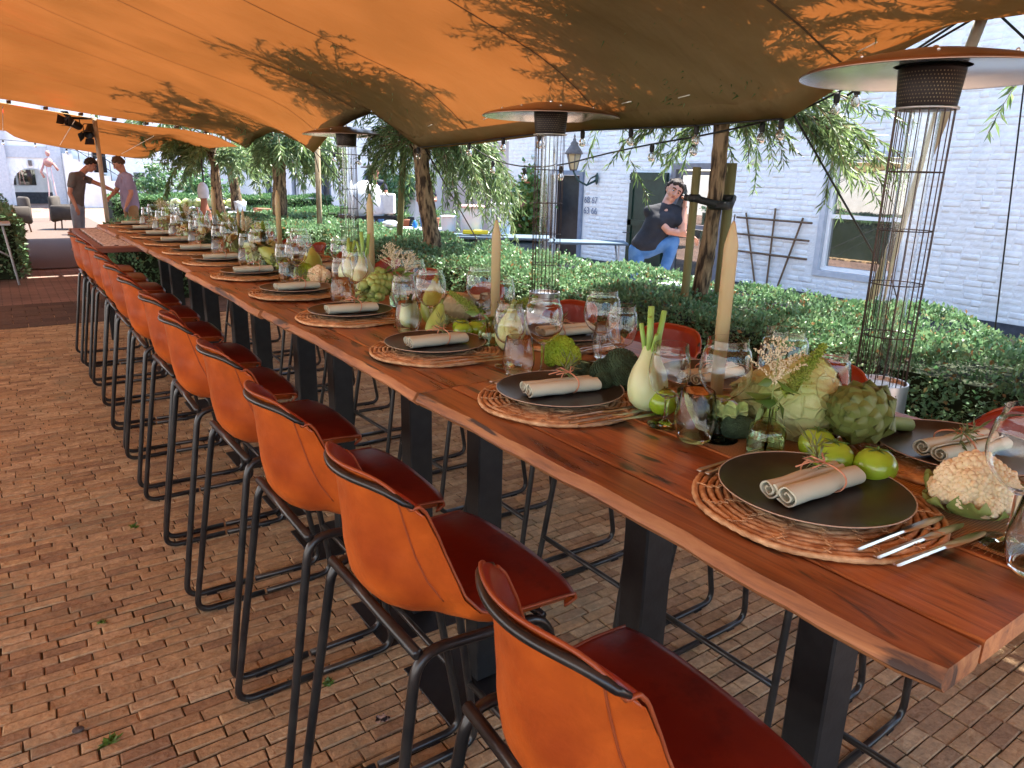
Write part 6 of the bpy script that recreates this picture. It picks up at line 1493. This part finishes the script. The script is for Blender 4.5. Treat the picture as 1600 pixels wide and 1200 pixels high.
folded('shorter man in navy v-neck shirt with folded arms by the pale stake', 8.0, 14.9, 1.50, 'hair_dark', (-.45, -1, 0), 2)
# ================================================================== things on the house walls
# coach lamp on its bracket
ln = empty('wall_lantern', (9.2, 10.45, 1.5), 0, 'old iron coach lantern with amber glass on a curled wall bracket', 'lantern')
m_ = MB(); m_.ball((-.05, 0, .02), .05, 10, 8, (.5, .8, 2.2)); m_.tube([(-.05, 0, .0), (-.22, .08, -.10), (-.36, .16, -.02), (-.42, .22, .12), (-.42, .24, .16)], [.022, .02, .018, .018, .02], 8); m_.tube([(-.06, 0, .08), (-.16, .05, .02), (-.2, .08, -.08)], .014, 7); m_.build('bracket', M['lamp_green'], ln)
def frus(m, z0, z1, a, b, n=6, o=(-.42, .24)): m.lathe([(a, z0), (b, z1)], n, o=(o[0], o[1], 0))
m_ = MB(); frus(m_, .17, .44, .065, .135); m_.build('glass', M['lamp_amber'], ln, smooth=False)
m_ = MB()
for k in range(6): a = k * PI / 3; m_.tube([(-.42 + .067 * math.cos(a), .24 + .067 * math.sin(a), .17), (-.42 + .138 * math.cos(a), .24 + .138 * math.sin(a), .445)], .008, 5)
m_.lathe([(.001, .15), (.07, .155), (.07, .175)], 6, o=(-.42, .24, 0)); m_.lathe([(.165, .44), (.17, .455), (.10, .56), (.07, .60), (.075, .63), (.03, .67), (.03, .70), (.012, .72), (.02, .75), (.001, .80)], 12, o=(-.42, .24, 0)); m_.build('cap', M['lamp_iron'], ln)
# trellis leaning at the wall
tr = empty('trellis', (9.16, 6.57, 0), 0, 'fan shaped brown wooden trellis fixed to the white wall beside the window', 'trellis')
for (y0, z0, y1, z1) in ((.20, .04, .50, 1.08), (0, .07, 0, 1.17), (-.19, .08, -.46, 1.06)):
    m_ = MB(); m_.tube([(0, y0, z0), (0, y1, z1)], .017, 4); m_.build('slat', M['trellis_wood'], tr, smooth=False)
for z, a, b in ((1.0, .64, -.63), (.76, .62, -.62), (.51, .62, -.62)):
    m_ = MB(); m_.tube([(-.03, a, z + .01), (-.03, b, z)], .015, 4); m_.build('slat', M['trellis_wood'], tr, smooth=False)
# small plaque on the wall above the middle
m_ = MB(); m_.cbox((9.185, 7.02, 1.83), (.03, .16, .12), .008); tag(m_.build('wall_vent', M['napkin'], smooth=False), 'small beige vent cover on the white wall above the trellis', 'vent')

# ================================================================== dome oven
ov = empty('pizza_oven', (5.50, 12.5, 0), 0, 'white tiled dome pizza oven on a black stand behind the far heater', 'oven')
m_ = MB(); m_.lathe(smooth_prof([(.36, .80), (.38, .86), (.37, 1.0), (.32, 1.17), (.22, 1.31), (.10, 1.38), (.001, 1.40)], 3), 30, fn=lambda a, z: 1 + .006 * math.sin(a * 15)); m_.lathe([(.001, .80), (.37, .80)], 30); m_.build('dome', M['oven_tile'], ov)
m_ = MB(); m_.cbox((.30, -.22, 1.0), (.26, .34, .36), .02, rot=(0, 0, -.6)); m_.build('mouth', M['oven_tile'], ov, smooth=False)
m_ = MB(); m_.box((0, 0, .77), (.8, .8, .05)); m_.build('tray', M['screen_black'], ov, smooth=False)
for sx in (-1, 1):
    for sy in (-1, 1): m_ = MB(); m_.tube([(sx * .34, sy * .34, .76), (sx * .20, sy * .20, .4), (sx * .34, sy * .34, 0)], .022, 7); m_.build('leg', M['black_steel'], ov)
m_ = MB(); m_.tube([(.45, -.36, .84), (.50, -.40, .80), (.52, -.42, .55)], .022, 7); m_.build('handle', M['pole_wood'], ov)

# ================================================================== work tables behind the hedge
def trestle(c, L_, W_, h, rz, label, mt='table_blue'):
    t = empty('trestle_table', c, rz, label, 'table'); m = MB(); m.cbox((0, 0, h), (L_, W_, .035), .006); m.build('table_top', M[mt], t, smooth=False)
    for sx in (-1, 1):
        m = MB(); m.tube([(sx * L_ * .38, -W_ * .4, h - .02), (sx * L_ * .44, W_ * .3, 0)], .013, 6); m.tube([(sx * L_ * .38, W_ * .4, h - .02), (sx * L_ * .44, -W_ * .3, 0)], .013, 6); m.build('leg', M['white_plastic'], t)
    return t
rzt = -.62
trestle((5.95, 8.78, -.06), 1.5, .6, .74, rzt, 'blue grey folding table with flower bags, behind the middle of the hedge')
trestle((5.05, 9.75, -.06), 1.0, .5, .80, rzt, 'white topped folding table with bottles left of the thick willow', 'white_plastic')
trestle((6.9, 8.0, -.06), 1.1, .5, .70, rzt, 'narrow blue folding table ending behind the middle heater')
m_ = MB(); m_.cbox((0, 0, .21), (1.35, .50, .42), .02); o = m_.build('plastic_crate', M['table_blue'], smooth=False, loc=(5.85, 8.90, .2), rot=(0, 0, rzt)); tag(o, 'long pale blue crate standing under the flower bag table', 'crate')
def bag(c, s, label, seed, flowers=True):
    t = empty('paper_bag', c, rzt, label, 'bag'); m = MB(); V = []; F = []; n = 16; rs = random.Random(seed)
    for i in range(7):
        k = i / 6
        for j in range(n): a = 2 * PI * j / n; q = (abs(math.cos(a)) ** 2.6 + abs(math.sin(a)) ** 2.6) ** (-1 / 2.6); r = (1 + .12 * k + rs.uniform(-.05, .05) * k); V.append((s[0] * q * math.cos(a) * r, s[1] * q * math.sin(a) * r, s[2] * k))
    for i in range(6):
        for j in range(n): l = (j + 1) % n; F.append((i * n + j, i * n + l, i * n + n + l, i * n + n + j))
    m.add(V, F); m.build('bag_body', M['bag_print'], t)
    m = MB(); m.lathe([(s[0] * 1.1, s[2] * .98), (s[0] * 1.3, s[2] * 1.03), (s[0] * .9, s[2] * 1.10), (s[0] * .6, s[2] * .95)], 14, fn=lambda a, z: 1 + .16 * math.sin(a * 5)); m.build('tissue', M['bag_pink'] if flowers else M['bag_print'], t)
    return t
bag((5.62, 9.10, .72), (.155, .12, .36), 'large printed paper bag of flowers beside the yellow box', 1)
bag((5.95, 8.86, .72), (.15, .10, .40), 'pale transparent gift bag right of the flower bag', 2, False)
bag((5.35, 9.30, .74), (.10, .09, .20), 'small white paper bag left of the large flower bag', 3, False)
m_ = MB(); m_.cbox((5.55, 8.88, .75), (.36, .10, .06), .01, rot=(0, 0, rzt)); tag(m_.build('yellow_box', M['yellow_plastic'], smooth=False), 'flat yellow box at the front of the flower bag table', 'box')
for k, (x, y, h, mm, lab) in enumerate(((4.80, 9.75, .16, 'blue_plastic', 'blue bottle standing on the white topped table'), (4.97, 9.62, .11, 'blue_plastic', 'smaller blue pot right of the blue bottle'), (5.20, 9.55, .14, 'screen_black', 'thin dark bottle at the right end of the white table'))):
    m_ = MB(); m_.lathe([(.001, 0), (.034, 0), (.036, .01), (.036, h * .65), (.018, h * .82), (.018, h), (.001, h)], 14); tag(m_.build('bottle', M[mm], loc=(x, y, .765)), lab, 'bottle')
m_ = MB(); m_.lathe([(.001, 0), (.09, 0), (.16, .03), (.13, .07), (.05, .10), (.001, .10)], 18); tag(m_.build('serving_bowl', M['heater_steel'], loc=(4.72, 9.9, .765)), 'shallow grey bowl left of the blue bottle', 'bowl')
m_ = MB(); m_.cbox((4.45, 9.95, .40), (.16, .16, .80), .01); m_.build; tag(m_.build('cool_box', M['white_plastic'], smooth=False), 'tall white box standing right of the dome oven', 'box')
for k, (x, y, lab) in enumerate(((5.30, 9.62, 'terracotta pot with herbs right of the thick willow trunk'), (5.15, 10.3, 'small terracotta pot with green shoots near the pinkish wall'))):
    m_ = MB(); m_.lathe([(.001, 0), (.055, 0), (.075, .13), (.08, .13), (.08, .15), (.065, .15), (.06, .12), (.001, .12)], 16); o = m_.build('flower_pot', M['terracotta'], loc=(x, y, .76 if k == 0 else .7)); tag(o, lab, 'pot')
    rs = np.random.RandomState(k); P = rs.normal(size=(60, 3)) * .03; P[:, 2] = abs(P[:, 2]) + .14; D = rs.normal(size=(60, 3)); D[:, 2] = abs(D[:, 2]) + .5; link('plant', leaf_mesh('plant', P, D, M['box_leaf_far'], .12, .02, seed=k), o)
# market display far behind the table end
dt = trestle((4.05, 14.6, 0), .9, .6, .74, -.3, 'distant side table with terracotta roof tiles and a white bucket', 'white_plastic')
m_ = MB(); m_.lathe([(.001, 0), (.09, 0), (.12, .19), (.11, .19), (.08, .01), (.001, .01)], 18); o = m_.build('bucket', M['white_plastic'], loc=(3.86, 14.7, .76)); tag(o, 'white bucket with handle on the distant side table', 'bucket')
m_ = MB(); m_.tube([(.11 * math.cos(a), 0, .19 + .10 * math.sin(a)) for a in np.linspace(0, PI, 9)], .004, 5); m_.build('handle', M['black_steel'], o)
for k in range(3): m_ = MB(); m_.cbox((4.22, 14.5, .775 + k * .022), (.34 - .03 * k, .26, .018), .003, rot=(0, .04, -.3 + .2 * k)); tag(m_.build('clay_tile', M['terracotta'], smooth=False), '%s clay tile in the small stack on the distant side table' % ['lowest', 'middle', 'topmost'][k], 'tile')
ld = empty('step_ladder', (4.75, 15.2, 0), .3, 'folded dark step ladder leaning right of the clay tiles', 'ladder')
for sx in (-1, 1): m_ = MB(); m_.tube([(sx * .12, 0, 1.12), (sx * .20, -.25, 0)], .018, 6); m_.tube([(sx * .12, 0, 1.12), (sx * .18, .25, 0)], .014, 6); m_.build('rail', M['shutter_green'], ld)
for z in (.28, .56, .84): m_ = MB(); m_.box((0, -.25 * (1 - z / 1.12), z), (.34, .09, .02)); m_.build('step', M['shutter_green'], ld, smooth=False)
t3 = trestle((4.3, 19.2, 0), 2.0, .7, .62, -.2, 'distant display table with pale cabbages', 'white_plastic')
r_ = random.Random(4)
for k in range(7):
    m_ = MB(); m_.ball((0, 0, 0), .13, 12, 8, (1, 1, .85)); tag(m_.build('cabbage', M['cabbage_leaf'] if k % 3 else M['fennel_white'], loc=(3.55 + k * .24, 19.2 - .05 * k, .74)), '%s pale cabbage from the left on the distant display table' % ORD[k], 'cabbage', 'cabbages on the distant display table')
# smoking chimenea with its flue
ch = empty('chimenea', (3.12, 14.3, -.10), 0, 'terracotta chimenea with white cowl and thin flue near the smoke', 'stove')
m_ = MB(); m_.lathe([(.001, .35), (.09, .38), (.12, .6), (.10, .85), (.06, 1.0), (.05, 1.20)], 16); m_.build('belly', M['terracotta'], ch)
m_ = MB(); m_.lathe([(.095, 1.12), (.10, 1.25), (.08, 1.34), (.03, 1.40), (.001, 1.40)], 16); m_.build('cowl', M['sill_grey'], ch)
m_ = MB(); m_.tube([(.02, 0, 1.38), (.02, 0, 1.80)], .014, 8); m_.build('flue', M['black_steel'], ch)
for k in range(3): a = k * 2.1; m_ = MB(); m_.tube([(.1 * math.cos(a), .1 * math.sin(a), .42), (.2 * math.cos(a), .2 * math.sin(a), 0)], .014, 6); m_.build('leg', M['black_steel'], ch)
# low plank table with speckled stone top behind the row end
lt = empty('low_table', (.92, 8.35, 0), 0, 'lower reddish plank table with speckled stone inlay beyond the last dining table', 'table')
m_ = MB(); m_.cbox((0.02, -1.15, .83), (.62, .16, .045), .006); m_.cbox((-.24, 0, .83), (.07, 2.12, .045), .006); m_.cbox((.30, 0, .83), (.07, 2.12, .045), .006); m_.cbox((.02, 1.15, .83), (.62, .16, .045), .006)
for k, (c, d) in enumerate((((.02, -1.15, .83), (.62, .16, .045)), ((-.24, 0, .83), (.07, 2.12, .045)), ((.30, 0, .83), (.07, 2.12, .045)), ((.02, 1.15, .83), (.62, .16, .045)))):
    q = MB(); q.cbox(c, d, .006); q.build('board', M['pinkish_wood'], lt, smooth=False)
m_ = MB(); m_.cbox((.03, 0, .842), (.44, 2.1, .03), .004); m_.build('stone_inlay', M['terrazzo'], lt, smooth=False)
for sx in (-.2, .26):
    for sy in (-1.05, 1.05): m_ = MB(); m_.box((sx, sy, .40), (.05, .05, .80)); m_.build('leg', M['black_steel'], lt, smooth=False)
# white folding table at the far left with bottles on it
ft = empty('folding_table', (-.31, 11.75, 0), 0, 'white folding table cut by the left edge of the frame', 'table')
m_ = MB(); m_.cbox((0, 0, .78), (.86, .5, .03), .006); m_.build('table_top', M['white_plastic'], ft, smooth=False)
for sx in (-1, 1):
    m_ = MB(); m_.tube([(sx * .34, -.2, .77), (sx * .42, -.26, 0)], .014, 7); m_.tube([(sx * .34, .2, .77), (sx * .42, .26, 0)], .014, 7); m_.build('leg', M['white_plastic'], ft)
m_ = MB(); m_.tube([(.385, -.23, .36), (.0, -.2, .62)], .011, 6); m_.build('brace', M['white_plastic'], ft)
for k, x in enumerate((.02, .12, .22)):
    m_ = MB(); m_.lathe([(.001, 0), (.03, 0), (.032, .10), (.018, .15), (.018, .19), (.001, .19)], 12); tag(m_.build('bottle', M['fennel_white'], loc=(-.31 + x, 11.75, .795)), '%s pale bottle standing on the white folding table' % ['leftmost', 'middle', 'rightmost'][k], 'bottle')
# armchairs before the gateway
def armchair(c, rz, label):
    t = empty('armchair', c, rz, label, 'armchair'); m = MB(); m.cbox((0, 0, .34), (.52, .56, .16), .04); m.build('seat', M['armchair_grey'], t)
    m = MB(); m.cbox((0, .26, .50), (.56, .12, .62), .04); m.build('backrest', M['armchair_grey'], t)
    for sx in (-1, 1):
        m = MB(); m.cbox((sx * .28, 0, .42), (.10, .58, .36), .04); m.build('armrest', M['armchair_grey'], t)
        for sy in (-1, 1): m = MB(); m.tube([(sx * .22, sy * .22, .28), (sx * .25, sy * .25, 0)], .018, 6); m.build('leg', M['shoe_brown'], t)
    return t
armchair((1.45, 21.6, 0), 1.2, 'brown grey armchair beside the man in the grey t-shirt'); armchair((.30, 21.0, 0), -1.3, 'brown grey armchair behind the far left hedge')
tp = empty('topiary_ball', (-.35, 18.5, 0), 0, 'round clipped bush behind the white folding table', 'shrub')
rs = np.random.RandomState(3); q = rs.normal(size=(1800, 3)); q /= np.linalg.norm(q, axis=1, keepdims=True); tag(link('foliage', leaf_mesh('foliage', q * .55 + np.array([0, 0, .62]), q + rs.normal(size=q.shape) * .5, M['box_leaf'], .06, .03, seed=1), tp), kind='stuff')
m_ = MB(); m_.ball((0, 0, .62), .5, 12, 8); m_.build('inner_twigs', M['hedge_core'], tp)
# thin pink sculpture on stilts
sc_ = empty('stilt_sculpture', (1.38, 25, 0), 0, 'thin pink figure sculpture on long stilts before the gateway', 'sculpture')
m_ = MB(); m_.ball((0, 0, 1.62), .12, 8, 6, (1, .7, 1.1)); m_.ball((.02, 0, 1.86), .07, 8, 6, (.8, .8, 1.2)); m_.tube([(-.1, 0, 1.6), (-.2, 0, 1.35), (-.14, 0, 1.2)], .03, 6); m_.tube([(.12, 0, 1.6), (.22, 0, 1.4)], .03, 6); m_.build('figure', M['sculpture_pink'], sc_)
for a, b in ((-.05, -.16), (.05, .22)): m_ = MB(); m_.tube([(a, 0, 1.5), (a * 1.6, 0, .8), (b, 0, 0)], .016, 6); m_.build('stilt', M['bag_pink'], sc_)
# dark parasol lamp shade near the second house
pl_ = empty('street_lamp', (6.1, 13.6, -.04), 0, 'round dark lamp shade on a thin post above the dome oven', 'lamp')
m_ = MB(); m_.lathe([(.20, 1.66), (.205, 1.68), (.06, 1.72), (.001, 1.74)], 24); m_.lathe([(.001, 1.665), (.19, 1.665)], 24); m_.build('shade', M['lamp_iron'], pl_)
m_ = MB(); m_.tube([(0, 0, 0), (0, 0, 1.68)], .014, 8); m_.build('post', M['lamp_iron'], pl_)
